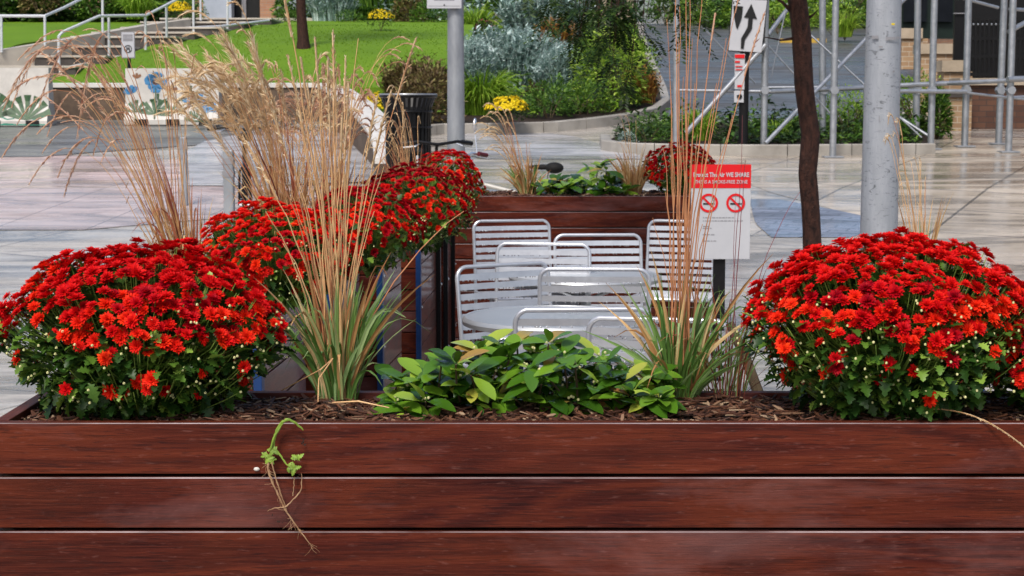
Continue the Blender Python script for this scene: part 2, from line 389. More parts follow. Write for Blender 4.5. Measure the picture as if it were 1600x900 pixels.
# ============================================================ PLANTERS
def planter_x(label, x0, x1, y0, y1, ztop, n, zbot=0.0, pitch=.1008):
    """planter whose long board face looks at the camera"""
    t = thing('timber_planter', label, 'planter', ((x0+x1)/2, (y0+y1)/2, zbot), 0, 'reddish wood planters around the seating area')
    ox, oy = (x0+x1)/2, (y0+y1)/2
    for k in range(n):
        zt = ztop-k*pitch; zb = zt-pitch+.0068
        if zb < zbot: zb = zbot
        w = MB().box((x0, y0, zb), (x1, y0+.026, zt), .0022 if k else .0016); bo = w.build('board', ['ipe_x', 'edge_highlight'], t, world=True)
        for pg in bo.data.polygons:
            if pg.normal.z > .25 and pg.normal.y < -.25: pg.material_index = 1  # top front bevels take the painted highlight
        if k < 3:
            for xs in (x0, x1-.026):
                MB().box((xs, y0+.028, zb), (xs+.026, y1-.002, zt), .002).build('side_board', 'ipe_y_dry', t, world=True)
        MB().box((x0, y1, zb), (x1, y1+.026, zt), .002).build('back_board', 'ipe_x', t, world=True)
    if n > 3:
        for xs in (x0, x1-.026):
            MB().box((xs, y0+.028, zbot), (xs+.026, y1-.002, ztop-3*pitch), .002).build('side_board', 'ipe_y_dry', t, world=True)
    fr = MB()
    for xs in (x0+.03, (x0+x1)/2-.02, x1-.07):
        fr.box((xs, y0+.0275, zbot+.01), (xs+.04, y0+.04, ztop-.02)); 
    fr.box((x0+.027, y0+.045, zbot+.02), (x1-.027, y1-.003, ztop-.06))
    fr.build('liner', 'black_paint', t, world=True)
    return t
def mulch(name_label, x0, x1, y0, y1, z, n, cs=.02, amp=.012, rz=0, pz=None):
    m = MB(); nx, ny = 60, 14; vs = []; fs = []
    for j in range(ny+1):
        for i in range(nx+1):
            x = x0+(x1-x0)*i/nx; y = y0+(y1-y0)*j/ny
            vs.append((x, y, z+amp*noise.noise(V((x*9, y*9, 3)))+.006*noise.noise(V((x*40, y*40, 5)))))
    for j in range(ny):
        for i in range(nx):
            a = j*(nx+1)+i; fs.append((a, a+1, a+nx+2, a+nx+1))
    m.add(vs, fs); m.m = 1
    for k in range(n):
        x = R.uniform(x0+.01, x1-.01); y = R.uniform(y0+.01, y1-.005)
        zz = z+amp*noise.noise(V((x*9, y*9, 3)))+R.uniform(.001, .012)
        l = cs*R.uniform(.5, 1.9); w = cs*R.uniform(.12, .38); a = R.uniform(0, 6.28); tl = R.uniform(-.35, .35)
        d = V((math.cos(a), math.sin(a)*.8, tl)).normalized(); s = d.cross(V((R.uniform(-.4, .4), R.uniform(-.4, .4), 1))).normalized(); nn = s.cross(d)
        p = V((x, y, zz)); th = cs*.08
        c = [p-d*l-s*w*.6, p-d*l*.2-s*w, p+d*l-s*w*.3, p+d*l*.9+s*w*.5, p+s*w, p-d*l*.8+s*w*.7]
        m.add([q+nn*th for q in c]+[q-nn*th for q in c], [(0, 1, 2, 3, 4, 5), (11, 10, 9, 8, 7, 6)]+[(i, i+6, (i+1) % 6+6, (i+1) % 6) for i in range(6)])
    o = m.build('bark_mulch', ['soil', 'mulch_chip'])
    tag(o, name_label, 'mulch', kind='stuff'); return o
FY = 3.10; FB = 3.43
front = planter_x('large red-brown board planter filling the bottom foreground', -.95, 1.35, FY, FB, 1.0, 10)
mulch('shredded bark mulch in the foreground planter under the big mums', -.923, 1.32, FY+.026, FB, .984, 5600, .012, .009)
FAR = 10.9
far = planter_x('red-brown board planter standing across the far end behind the chairs', P(690, 400, FAR).x, P(1112, 400, FAR).x, FAR, FAR+.55, .992, 10)
mulch('bark mulch in the planter behind the metal chairs', P(692, 400, FAR).x, P(1110, 400, FAR).x, FAR+.03, FAR+.54, .985, 1300, .026, .02)
# side planters: each turned slightly, running back to the far one
def planter_side(label, pxa, Ya, pxb, Yb, width=.52, rot=.085):
    a = P(pxa, 400, Ya); b = P(pxb, 400, Yb)
    ang = math.atan2(-(b.x-a.x), (b.y-a.y)); ln = math.hypot(b.x-a.x, b.y-a.y)
    t = thing('timber_planter', label, 'planter', (a.x, a.y, 0), ang, 'reddish wood planters around the seating area')
    n = 10; pitch = .1008; zt0 = 1.0
    for k in range(n):
        zt = zt0-k*pitch; zb = max(0, zt-pitch+.0052)
        MB().box((-.026, .03, zb), (0, ln-.03, zt), .002).build('board', 'ipe_y', t)
        MB().box((-width, .0, zb), (-.002, .026, zt), .002).build('end_board', 'ipe_x', t)
        MB().box((-width, .03, zb), (-width+.026, ln-.03, zt), .002).build('board', 'ipe_y', t)
    m = MB().box((-width+.03, .032, .02), (-.03, ln-.02, .93)); m.build('liner', 'black_paint', t)
    for (x, y) in ((.002, -.012),) + (((.002, ln-.028),) if 'touching' in label or 'right of the blue' in label else ()):
        MB().box((x-.002, y-.01, .01), (x+.022 if x > 0 else x+.02, y+.03 if x > 0 else y+.006, .99), .002).build('corner_post', 'blue_steel' if x > 0 and y < 0 and 'touching' not in label else 'black_paint', t)
        if x > 0:
            for z in (.25, .62, .9): MB().blob((x+.022, y+.01, z), .008).build('bolt', 'chrome', t, True)
    s = MB(); s.box((-width+.028, .03, .90), (-.028, ln-.03, .985)); s.build('soil', 'soil', t)
    return t
planter_side('side planter nearest the front, half hidden behind the tall grass and mums', 395, 4.75, 478, 5.6)
planter_side('side planter behind the foreground grass, its end post blue', 505, 5.75, 563, 6.6)
planter_side('side planter with pale wet boards left of its blue post', 589, 6.78, 628, 7.5)
planter_side('side planter just right of the blue post, below the tallest mums', 650, 8.1, 682, 9.15)
planter_side('short side planter touching the far planter in the back left corner', 693, 9.4, 705, 10.3)

# ============================================================ CHRYSANTHEMUMS
def petal(m, base, d, up, ln, w):
    m.leaf(base, d, up, ln, [(0, .35*w), (.45, .66*w), (.8, .6*w), (1, .05*w)], fold=.5, curl=-.10)
def blossom(m, c, n, r, seed_r, dense=True):
    """one double chrysanthemum, axis n, radius r"""
    n = n.normalized(); u = n.orthogonal().normalized(); w = n.cross(u); a0 = seed_r.uniform(0, 6.28)
    rings = ((16, 1.0, .10), (15, .86, .42), (12, .64, .8), (8, .42, 1.2)) if dense else ((10, 1.0, .2), (7, .68, .75))
    for (k, l, el) in rings:
        a0 += .2
        for i in range(k):
            a = a0+6.283*(i+seed_r.uniform(-.18, .18))/k; e = el+seed_r.uniform(-.15, .15)
            d = (u*math.cos(a)+w*math.sin(a))*math.cos(e)+n*math.sin(e)
            petal(m, c, d, n, r*l*seed_r.uniform(.8, 1.12), .215 if dense else .42)
BLOS = []; BLOO = []
for i in range(7):
    m = MB(); blossom(m, V((0, 0, 0)), V((0, 0, 1)), 1.0, random.Random(100+i)); BLOS.append(m.data('blossom', 'petal_red', True)); BLOO.append(m.data('blossom', 'petal_orange', True))
MUMLEAF = [(0, .02), (.16, .07), (.24, .26), (.34, .13), (.44, .38), (.56, .16), (.68, .30), (.80, .12), (.9, .14), (1, 0)]
def mum(label, c, rx, ry, h, nf, fr, leafn, leaf_l, seed, pm='petal_red', single=100, low=-.12, group='red chrysanthemums in the planters', skew=0, dense=True, name='chrysanthemum'):
    """c = base centre (world).  dome with blossoms on the upper part"""
    rr = random.Random(seed)
    t = thing(name, label, 'chrysanthemum', c, 0, group)
    zc, rz = h*.45, h*.55
    def young(p): return noise.noise(V((p.x*7+seed, p.y*7, p.z*7)))+.9*(.55-p.z/h)-.35*(p.y/ry)-.25 > 0  # orange by place, not age: front light put into petal colour, with random patches
    def surf(d, k=1.0):
        nz = noise.noise(V((d.x*2.1+seed, d.y*2.1, d.z*2.1)))*.13+noise.noise(V((d.x*6+seed, d.y*6, d.z*6)))*.10
        s = (1+nz)*k
        rxx = rx*(1 if d.z > -.1 else (1-.35*(-d.z-.1)))
        return V((d.x*rxx*s + skew*d.z*rx, d.y*ry*s, zc+d.z*rz*s*(1 if d.z > 0 else .82)))
    fl = []; gold = math.pi*(3-5**.5)
    for i in range(int(nf*1.45)):
        z = 1-(i+.5)/(nf*1.45)*1.75; q = math.sqrt(max(0, 1-z*z)); a = i*gold
        d = V((q*math.cos(a)+rr.uniform(-.07, .07), q*math.sin(a)+rr.uniform(-.07, .07), z+rr.uniform(-.05, .05))).normalized()
        cl = noise.noise(V((d.x*2.6+seed*3, d.y*2.6, d.z*2.6)))*.55
        lim = low+cl
        if d.z < lim and rr.random() > .09: continue
        if noise.noise(V((d.x*5+seed, d.y*5+9, d.z*5))) < -.42: continue
        if d.z < -.55: continue
        if d.z < lim+.35 and rr.random() > .80: continue
        p = surf(d, rr.uniform(.95, 1.05)); nn = V((d.x/rx, d.y/ry, d.z/rz)).normalized()+V((rr.uniform(-.45, .45), rr.uniform(-.45, .45), .45+rr.uniform(-.35, .35)))
        fl.append((p, nn.normalized(), fr*rr.uniform(.70, 1.15)))
    # which blossoms show largest: those on the camera side
    cam = V((0, 0, HC))-V(c); cam.normalize()
    fl.sort(key=lambda f: -(f[0].dot(cam)+.25*f[1].dot(cam)*rx))
    st = MB(); st.m = 0
    if pm == 'petal_red' and single:
        for (p, n, r) in fl[:single]:
            o = bpy.data.objects.new('blossom', rr.choice(BLOO if young(p) and rr.random() < .75 else BLOS)); C.objects.link(o); o.parent = t; o.location = p  # orange blossoms by place, not age: painted front light plus random patches
            o.rotation_euler = (n.to_track_quat('Z', 'Y') @ Matrix.Rotation(rr.uniform(0, 6.28), 3, 'Z').to_quaternion()).to_euler(); o.scale = (r, r, r*rr.uniform(.8, 1.1))
        rest = fl[single:]
    else: rest = fl
    if rest:
        fm = MB()
        for (p, n, r) in rest:
            fm.m = 1 if pm == 'petal_red' and young(p) and rr.random() < .75 else 0; blossom(fm, p, n, r, rr, dense and pm == 'petal_red')  # orange petals by place, not age: painted front light plus random patches
        tag(fm.build('blossoms', [pm, 'petal_orange'], t, True), kind='stuff')
    # stems from the base to the blossoms
    for (p, n, r) in fl[:int(len(fl)*.7)]:
        q = p-n*.003; mid = V((p.x*.45, p.y*.45, p.z*.55)); st.tube([V((p.x*.12, p.y*.12, 0)), mid, p*.88+V((0, 0, -.01)), q], [.0022*fr/.018, .0018*fr/.018, .0012*fr/.018, .001*fr/.018], 3, False)
    for i in range(160 if leafn > 2000 else 50):
        a = rr.uniform(0, 6.28); z = rr.uniform(-.9, .2); q = math.sqrt(1-z*z); p = surf(V((q*math.cos(a), q*math.sin(a), z)), rr.uniform(.85, 1.08))
        p.z = max(p.z, .01); st.tube([V((p.x*.1, p.y*.1, 0)), V((p.x*.5, p.y*.5, p.z*.25)), V((p.x*.85, p.y*.85, p.z*.75)), p], .0012*fr/.018, 3, False)
    st.build('stems', 'stem_green', t)
    lf = MB()
    for i in range(leafn):
        z = rr.uniform(-1, .9); a = rr.uniform(0, 6.28); q = math.sqrt(1-z*z); d = V((q*math.cos(a), q*math.sin(a), z))
        k = rr.choice((.98, .93, .84, .70, .55)) if z < .3 else rr.uniform(.5, .90)
        p = surf(d, k*rr.uniform(.95, 1.05)); p.z = max(p.z, .006)
        dd = d+V((rr.uniform(-.9, .9), rr.uniform(-.9, .9), rr.uniform(-.5, .9)))
        lf.leaf(p, dd, V((rr.uniform(-.5, .5), rr.uniform(-.5, .5), 1)), leaf_l*rr.uniform(.5, 1.25), MUMLEAF, .3, rr.uniform(0, .5), 1.15)
    lf.build('foliage', 'mum_leaf', t, True)
    bd = MB()
    for i in range(int(nf*.30)):
        a = rr.uniform(0, 6.28); z = rr.uniform(-.7, .5); q = math.sqrt(1-z*z); bd.blob(surf(V((q*math.cos(a), q*math.sin(a), z)), rr.uniform(.96, 1.1)), fr*.17, 5, 3)
    if single: tag(bd.build('buds', 'bud', t, True), kind='stuff')
    return t
zs = .975
mum('large red mum mound at the left end of the foreground planter', (P(222, 500, 3.285).x, 3.285, zs), .262, .205, .326, 1200, .0162, 3800, .030, 1, low=.12)
mum('large red mum mound at the right end of the foreground planter', (P(1392, 500, 3.285).x, 3.285, zs), .264, .205, .345, 1250, .0164, 3800, .030, 22, low=.02)
mum('red mum partly cut off by the right edge of the picture', (P(1690, 500, 3.28).x, 3.28, zs), .20, .2, .25, 320, .018, 900, .034, 5, low=-.3, single=60)
mum('red mum on the side planter directly behind the foreground left mound', (P(432, 400, 5.0).x, 5.0, .985), .225, .25, .30, 620, .0165, 1200, .034, 9, single=90, low=-.4)
mum('red mum behind the tan grass stems, right of the wide one', (P(572, 400, 6.2).x, 6.2, .985), .20, .24, .29, 420, .018, 900, .034, 13, single=80, low=-.2)
mum('bright red mum spilling over the blue post of the side planter', (P(655, 380, 7.6).x-.02, 7.55, .94), .250, .27, .36, 620, .0175, 1200, .034, 17, single=90, low=-.1)
mum('rearmost red mum of the left row, beside the lamp post base', (P(700, 300, 9.3).x, 9.3, .95), .18, .25, .37, 380, .0195, 800, .036, 31, single=60, low=-.1)
mum('red mum at the right end of the far planter above the warning sign', (P(1062, 280, FAR+.25).x, FAR+.26, .985), .225, .22, .33, 380, .02, 800, .036, 41, single=60, low=-.2)

# ============================================================ ORNAMENTAL GRASSES
def bez(p0, p1, p2, n=9, p3=None):
    out = []
    for i in range(n):
        t = i/(n-1)
        if p3 is None: out.append(p0*(1-t)**2+p1*2*t*(1-t)+p2*t*t)
        else: out.append(p0*(1-t)**3+p1*3*t*(1-t)**2+p2*3*t*t*(1-t)+p3*t**3)
    return out
def stalk(parent, p0, p1, p2, r, stem, plume, rr, pl=.25, fluff=1.0, n=12, base=None, p3=None):
    """one flowering culm: stem + feathery plume sub-part, world coords"""
    pts = bez(p0, p1, p2, n, p3); 
    for i in range(1, n-1): pts[i] = pts[i]+V((rr.uniform(-1, 1), rr.uniform(-1, 1), 0))*r*1.2
    m = MB(); m.tube(pts, [r*(1-.65*i/(n-1)) for i in range(n)], 3, False)
    s = m.build('flower_stalk', stem, parent, world=True)
    if pl > .04:
        pl = max(pl, .08)
        q = MB(); fine = bez(p0, p1, p2, 60, p3); k0 = int(60*(1-pl)); L_ = sum((fine[i+1]-fine[i]).length for i in range(k0, 59))
        q.tube(fine[k0:], [r*.9]*(60-k0), 3, False)
        for i in range(k0, 59):
            t = (fine[i+1]-fine[i]).normalized(); f = (i-k0)/(59-k0); sw = math.sin(math.pi*min(1, .12+f*.9))
            for j in range(4):
                d = (t*rr.uniform(1.8, 3.8)+V((rr.uniform(-1, 1), rr.uniform(-1, 1), rr.uniform(-1.1, .6)))).normalized()
                ln = L_*.10*rr.uniform(.6, 1.4)*(.5+.6*sw)*fluff; sd = d.orthogonal().normalized()*r*rr.uniform(.45, 1.0)
                b = fine[i]+t*rr.uniform(0, .01); mm = b+d*ln*.5+sd
                q.add([b, mm, b+d*ln+V((0, 0, -ln*.12)), b+d*ln*.5-sd], [(0, 1, 2, 3)])
        q.build('seed_head', plume, s, world=True)
    return s
def clump(label, base, stalks, nblade, bl, bw, spread, leafm, seed, brad=.03, r=.0016, plume='plume', stem='stem_dry', lean=V((0, 0, 0)), dry=0, drym='grass_tan', group='tall ornamental grasses in the planters', fluff=1.0):
    """stalks: list of (p1?, tip, plumefrac) in world coordinates"""
    rr = random.Random(seed); base = V(base)
    t = thing('ornamental_grass', label, 'ornamental grass', base, 0, group)
    def blades(n, L0, mname, nm, up=1.0):
        m = MB()
        for i in range(n):
            a = rr.uniform(0, 6.28); o = V((math.cos(a), math.sin(a)*.8, 0))*brad*rr.random()**.5
            l = L0*rr.uniform(.45, 1.1); out = spread*rr.uniform(.1, 1)*l; dv = V((math.cos(a+rr.uniform(-.5, .5)), math.sin(a)*.75, 0))
            hgt = math.sqrt(max(.02, 1-min(.92, (out/l)**2)))*l*up
            droop = rr.random() < .3
            p3 = o+dv*out+lean*l+V((0, 0, hgt*(rr.uniform(.35, .8) if droop else 1)))
            p2 = o+dv*out*.45+lean*l*.5+V((0, 0, hgt*(1.05 if droop else .72)))
            p1 = o+dv*out*.12+V((0, 0, hgt*.4)); pts = bez(o, p1, p2, 9, p3)
            w = bw*rr.uniform(.5, 1.15)
            m.ribbon(pts, [w*x for x in (.55, .75, .9, 1, 1, .9, .7, .4, .05)], (rr.uniform(-1, 1), rr.uniform(-.5, .5), .1))
        o_ = m.build(nm, mname, t); return o_
    if nblade: blades(nblade, bl, leafm, 'leaf_blades')
    if dry: blades(dry, bl*1.25, drym, 'dry_blades')
    for (p1, tip, pl) in stalks:
        b = base+V((rr.uniform(-1, 1)*brad*.8, rr.uniform(-1, 1)*brad*.6, 0))
        stalk(t, b, p1 if p1 is not None else b+(tip-b)*.5+V((0, 0, .1)), tip, r*rr.uniform(.8, 1.2), stem if rr.random() < .8 else 'stem_rust', plume, rr, pl, fluff)
    return t
rr = random.Random(11)
def tips(n, x0, x1, y0, y1, Y, base, ctrl=.55, rise=.3, pl=(.2, .34), dY=.25, order=None):
    out = []
    for i in range(n):
        px, py = rr.uniform(x0, x1), rr.uniform(y0, y1); tip = P(px, py, Y+rr.uniform(-dY, dY)); b = V(base)
        top = b+V(((tip.x-b.x)*ctrl, (tip.y-b.y)*ctrl, max(.05, (tip.z-b.z)*(1+rise*rr.uniform(.4, 1.5)))))
        out.append((top, tip, rr.uniform(*pl)))
    return out
# left clump leaning left behind the first mound
B1 = (P(292, 430, 5.1).x, 5.1, .985)
s1 = tips(12, 60, 250, 60, 150, 5.1, B1, .5, -.2) + tips(7, 20, 120, 75, 130, 5.1, B1, .5, .30) + tips(8, 0, 70, 150, 250, 5.1, B1, .55, .75) + tips(8, 60, 190, 90, 200, 5.1, B1, .45, .25) + tips(8, 130, 260, 20, 110, 5.1, B1, .5, .12) + tips(7, 40, 160, 190, 330, 5.1, B1, .6, 1.3) + tips(5, 250, 330, 60, 200, 5.1, B1, .4, .05)+tips(6, 170, 300, 200, 330, 5.1, B1, .7, .4, (0, .1))
clump('tall tan grass arching left over the wet pavement', B1, s1, 55, .34, .0034, .30, 'grass_tan', 51, .05, .0015, 'plume_red', 'stem_dry', V((-.15, 0, 0)), 26, 'grass_red', fluff=1.0)
# second: big plume mass
B2 = (P(455, 400, 6.3).x, 6.3, .985)
s2 = tips(30, 235, 400, 45, 130, 6.3, B2, .45, -.35, (.3, .42)) + tips(40, 290, 450, 100, 200, 6.3, B2, .5, .15, (.32, .48)) + tips(34, 370, 560, 100, 210, 6.3, B2, .5, .2, (.3, .45)) + tips(14, 240, 330, 110, 180, 6.3, B2, .5, .3, (.3, .4)) + tips(5, 280, 400, 0, 60, 6.3, B2, .5, .1)
clump('dense feathery grass with a thick sheaf of pale seed heads leaning left', B2, s2, 60, .42, .0036, .5, 'grass_tan', 52, .07, .0017, 'plume', 'stem_dry', V((-.1, 0, 0)), 30, 'grass_red', fluff=1.9)
B3 = (P(520, 380, 7.3).x, 7.3, .985)
s3 = tips(50, 400, 575, 110, 215, 7.3, B3, .5, .2, (.32, .48)) + tips(30, 500, 600, 130, 250, 7.3, B3, .5, .45, (.3, .45))+tips(5, 600, 660, 55, 130, 7.3, B3, .45, .15)
clump('feathery brown grass behind the narrow mum, in front of the white coping', B3, s3, 55, .36, .0036, .5, 'grass_red', 53, .07, .0017, 'plume_red', 'stem_dry', V((0, 0, 0)), 25, 'grass_tan', fluff=1.9)
B4 = (P(640, 280, 8.8).x, 8.8, .985)
s4 = tips(26, 555, 660, 185, 240, 8.8, B4, .5, .4)+tips(6, 600, 640, 140, 180, 8.8, B4, .4, .2)
clump('low golden-brown grass tuft just left of the rearmost red mum', B4, s4, 130, .30, .0040, .75, 'grass_tan', 54, .09, .0020, 'plume', 'stem_dry', V((0, 0, 0)), 90, 'grass_red')
# foreground centre-left clump
B5 = (P(528, 620, 3.42).x, 3.42, .985)
def front_stalks(bpx, spec, Y):
    out = []
    for (bx, tx, ty, pl) in spec:
        tip = P(tx, ty, Y+rr.uniform(-.12, .12)); b = P(bx, 620, Y); out.append((b+(tip-b)*.5+V((0, 0, .06))+V(((b.x-tip.x)*.25, 0, 0)), tip, pl))
    return out
sp5 = [(525, 432, -60, .2), (530, 520, 50, .32), (520, 470, 190, 0), (535, 545, 130, .3), (530, 505, 240, 0), (520, 405, 120, .3), (540, 590, 150, .3), (525, 450, 90, .3), (530, 560, 60, .0), (535, 575, 215, 0), (540, 612, 140, .3), (545, 650, 60, .22), (520, 480, 130, .1), (528, 500, 170, 0), (522, 440, 200, 0), (526, 512, 95, .25), (535, 555, 250, 0), (515, 460, 260, 0), (540, 600, 260, 0), (530, 535, 180, .2), (520, 428, 250, .0), (538, 570, 290, 0), (512, 380, 215, .3), (524, 492, 60, .2), (532, 530, 290, 0), (518, 415, 330, 0), (530, 515, 320, 0), (545, 725, 330, 0), (518, 455, 300, 0), (522, 470, 90, .15), (536, 548, 200, 0), (529, 507, 340, 0), (533, 522, 220, 0), (541, 585, 330, 0), (516, 442, 380, 0), (534, 540, 90, .2), (527, 498, 120, 0), (531, 525, 140, 0)]
clump('foreground grass with upright tan stems between the left mound and the leafy shrub', B5, front_stalks(528, sp5, 3.42), 150, .26, .0042, .66, 'grass_green', 55, .040, .0024, 'plume', 'stem_dry', V((0, 0, 0)), 26, 'grass_tan')
B6 = (P(1062, 622, 3.42).x, 3.42, .985)
sp6 = [(1060, 1055, -90, .1), (1062, 1075, -60, 0), (1058, 1042, 30, 0), (1064, 1100, -40, 0), (1066, 1135, 60, 0), (1060, 1068, 120, 0), (1070, 1160, -30, .1), (1064, 1120, 130, 0), (1072, 1195, 20, .2), (1060, 1050, 200, .05), (1066, 1090, 210, 0), (1064, 1082, 60, 0), (1058, 1036, 230, 0), (1062, 1060, 60, .0), (1063, 1072, 280, 0), (1068, 1105, 260, 0), (1060, 1020, 340, 0), (1066, 1110, 330, 0), (1072, 1145, 180, 0), (1066, 1078, -20, 0), (1061, 1062, 10, 0), (1067, 1118, 20, .1), (1060, 1047, 130, 0), (1063, 1066, 180, 0), (1065, 1086, 130, 0), (1059, 1040, 300, 0), (1064, 1078, 330, 0), (1068, 1098, 350, 0), (1062, 1057, 320, 0)]
clump('foreground grass with reddish-brown stems in front of the warning sign', B6, front_stalks(1062, sp6, 3.42), 135, .25, .0038, .95, 'grass_green', 56, .036, .0020, 'plume_red', 'stem_rust', V((.05, 0, 0)), 30, 'grass_tan')
B6b = (P(1135, 628, 3.45).x, 3.45, .985)
sp6b = [(1140, 1150, 300, 0), (1140, 1165, 250, 0), (1136, 1230, 420, .1), (1150, 1160, 180, 0), (1140, 1250, 300, 0)]
clump('thin purple-red wiry grass between the warning sign and the right mound', B6b, front_stalks(1140, sp6b, 3.45), 22, .24, .0020, .95, 'grass_green', 57, .05, .0014, 'plume_red', 'stem_red', V((.1, 0, 0)), 26, 'grass_red')
B7 = (P(822, 300, FAR+.2).x, FAR+.2, .985)
clump('short tan grass at the left end of the far planter leaning toward the lamp post', B7, tips(18, 730, 790, 165, 235, FAR+.2, B7, .6, .25, (.35, .5), .1)+tips(9, 790, 830, 215, 260, FAR+.2, B7, .5, .1, (0, .1), .1), 60, .22, .005, .7, 'grass_green', 58, .05, .003, 'plume', 'stem_dry', V((-.1, 0, 0)), 60, 'grass_tan')
B8 = (P(990, 300, FAR+.2).x, FAR+.2, .985)
clump('withered tan grass in the far planter left of the small red mum', B8, tips(8, 955, 1010, 170, 250, FAR+.2, B8, .5, .1, (0, .3), .1), 60, .26, .005, .6, 'grass_tan', 59, .05, .0028, 'plume', 'stem_dry', V((0, 0, 0)), 70, 'grass_tan')
B9 = (P(1440, 420, 5.2).x, 5.2, .985)
clump('dry grass behind the right mound, beside the thick post', B9, tips(5, 1375, 1405, 180, 230, 5.2, B9, .9, .2, (.25, .4), .1)+tips(7, 1425, 1450, 200, 330, 5.2, B9, .4, .05, (0, .2), .1)+tips(4, 1400, 1430, 260, 340, 5.2, B9, .4, .2, (0, .0), .1), 20, .25, .003, .3, 'grass_green', 60, .03, .0016, 'plume', 'stem_dry', V((0, 0, 0)), 25, 'grass_tan')
p = planter_side('planter with the dry grass, hidden behind the right mound', 1440+90, 4.9, 1440+60, 5.6)

# ============================================================ LEAFY SHRUBS
OVAL = [(0, .015), (.08, .03), (.22, .13), (.45, .215), (.68, .22), (.86, .14), (.95, .06), (1, 0)]
def leafy(label, x0, x1, Y, dy, z0, hmax, nwh, ll, seed, base_z):
    rr = random.Random(seed); t = thing('leafy_shrub', label, 'leafy shrub', ((x0+x1)/2, Y, base_z))
    lf, st, bd = MB(), MB(), MB(); o = V(((x0+x1)/2, Y, base_z))
    for k in range(nwh):
        x = x0+(x1-x0)*((k+rr.uniform(.1, .9))/nwh); u = (x-x0)/(x1-x0)
        env = (.55+.45*math.sin(math.pi*min(1, max(0, u*1.1)))) * (1-.25*abs(noise.noise(V((u*5, seed, 0)))))
        for lvl in range(3):
            z = z0+hmax*env*(.35+.32*lvl)*rr.uniform(.75, 1.1)-.015; y = Y+rr.uniform(-dy, dy)
            c = V((x+rr.uniform(-.02, .02), y, z)); root = V((x+rr.uniform(-.05, .05), Y, base_z))
            st.tube([root-o, (root*.4+c*.6)+V((rr.uniform(-.02, .02), rr.uniform(-.01, .01), 0))-o, c-o], [.003*ll/.07, .0025*ll/.07, .002*ll/.07], 5)
            n = rr.randint(6, 9); a0 = rr.uniform(0, 6.28)
            for i in range(n):
                a = a0+6.283*i/n+rr.uniform(-.3, .3); el = rr.uniform(-.4, 1.0)
                d = V((math.cos(a)*math.cos(el), math.sin(a)*math.cos(el), math.sin(el)))
                lf.leaf(c-o+d*.004, d, V((rr.uniform(-.3, .3), -.35, 1)), ll*rr.choice((.45, .7, .9, 1, 1.1))*rr.uniform(.85, 1.15), OVAL, .22, rr.uniform(.05, .55), rr.uniform(.9, 1.15))
            for i in range(rr.randint(0, 4)):
                bd.blob(c-o+V((rr.uniform(-.012, .012), rr.uniform(-.014, .0), rr.uniform(0, .016)))*(ll/.07), .0032*ll/.07, 6, 4)
    lf.build('foliage', 'shrub_leaf', t, True); st.build('stems', 'branch', t, True)
    tag(bd.build('berries', 'bud', t, True), kind='stuff'); return t
leafy('glossy green leafy shrub in the middle of the foreground planter', P(618, 600, 3.34).x, P(1035, 600, 3.34).x, 3.31, .08, .985, .138, 28, .064, 71, .975)
leafy('low bright green leafy plant in the far planter, left of the withered grass', P(905, 290, FAR+.2).x, P(975, 290, FAR+.2).x, FAR+.2, .1, .985, .19, 5, .12, 72, .98)
leafy('small green leafy plant in the far planter, in front of the parked bicycle', P(855, 290, FAR+.15).x, P(900, 290, FAR+.15).x, FAR+.15, .08, .985, .14, 4, .11, 73, .98)

# ============================================================ WEED AND LOOSE STALK ON THE FRONT FACE
w = thing('uprooted_weed', 'uprooted weed hanging over the front boards with its roots down', 'weed', P(450, 656, 3.09))
Yw = 3.088
def sm(pts, k=5):
    out = []
    for i in range(len(pts)-1):
        p0, p1, p2, p3 = pts[max(0, i-1)], pts[i], pts[i+1], pts[min(len(pts)-1, i+2)]
        for j in range(k):
            t_ = j/k; out.append(.5*((2*p1)+(p2-p0)*t_+(2*p0-5*p1+4*p2-p3)*t_*t_+(3*p1-p0-3*p2+p3)*t_**3))
    return out+[pts[-1]]
def W(pts, r, n=6): return [P(x, y, Yw-(.004*math.sin(i*1.3))-.002) for i, (x, y) in enumerate(pts)], r
rn = random.Random(15)
def wt(g, pts, r, n=6):
    """wandering organic tube through pixel points (x, y, dy) on the board face"""
    q = sm([P(x, y, Yw+d) for (x, y, d) in pts]); k = len(q); rs = []
    for i_ in range(k):
        u = i_/(k-1)*(len(r)-1); a_ = int(min(u, len(r)-2)); rs.append((r[a_]+(r[a_+1]-r[a_])*(u-a_))*rn.uniform(.8, 1.25)); q[i_] = q[i_]+V((rn.uniform(-1, 1), 0, rn.uniform(-1, 1)))*.0007
    g.tube(q, rs, n); return q
g = MB()
wt(g, [(474, 672, 0), (463, 662, -.004), (450, 656, -.008), (438, 663, -.006), (430, 680, -.004), (427, 703, 0)], [.0010, .0020, .0026, .0026, .0024, .0018], 7)
wt(g, [(442, 662, -.010), (428, 684, -.008), (422, 704, -.003)], [.0012, .0020, .0018]); wt(g, [(430, 702, -.002), (440, 714, -.005), (449, 727, -.006), (462, 733, -.003)], [.0022, .0016, .0014, .0008])
g.build('green_stem', 'weed_green', w, True, world=True)
g = MB()
main = wt(g, [(423, 708, 0), (419, 725, -.003), (422, 745, -.005), (434, 772, -.004), (446, 797, -.005), (462, 820, -.004), (478, 842, -.002), (488, 855, 0)], [.0022, .0018, .0017, .0016, .0016, .0012, .0008, .0003])
wt(g, [(425, 722, -.006), (431, 748, -.007), (440, 775, -.007), (447, 796, -.006)], [.0012, .0012, .0012, .0009])
wt(g, [(460, 745, 0), (459, 762, -.003), (457, 775, -.004)], [.0008, .0007]); wt(g, [(471, 740, 0), (470, 765, -.003), (458, 780, -.004), (445, 792, -.008), (428, 794, -.004), (418, 799, 0)], [.0006, .0010, .0011, .0011, .0009, .0005])
g.build('roots', 'root_tan', w, True, world=True)
g = MB()
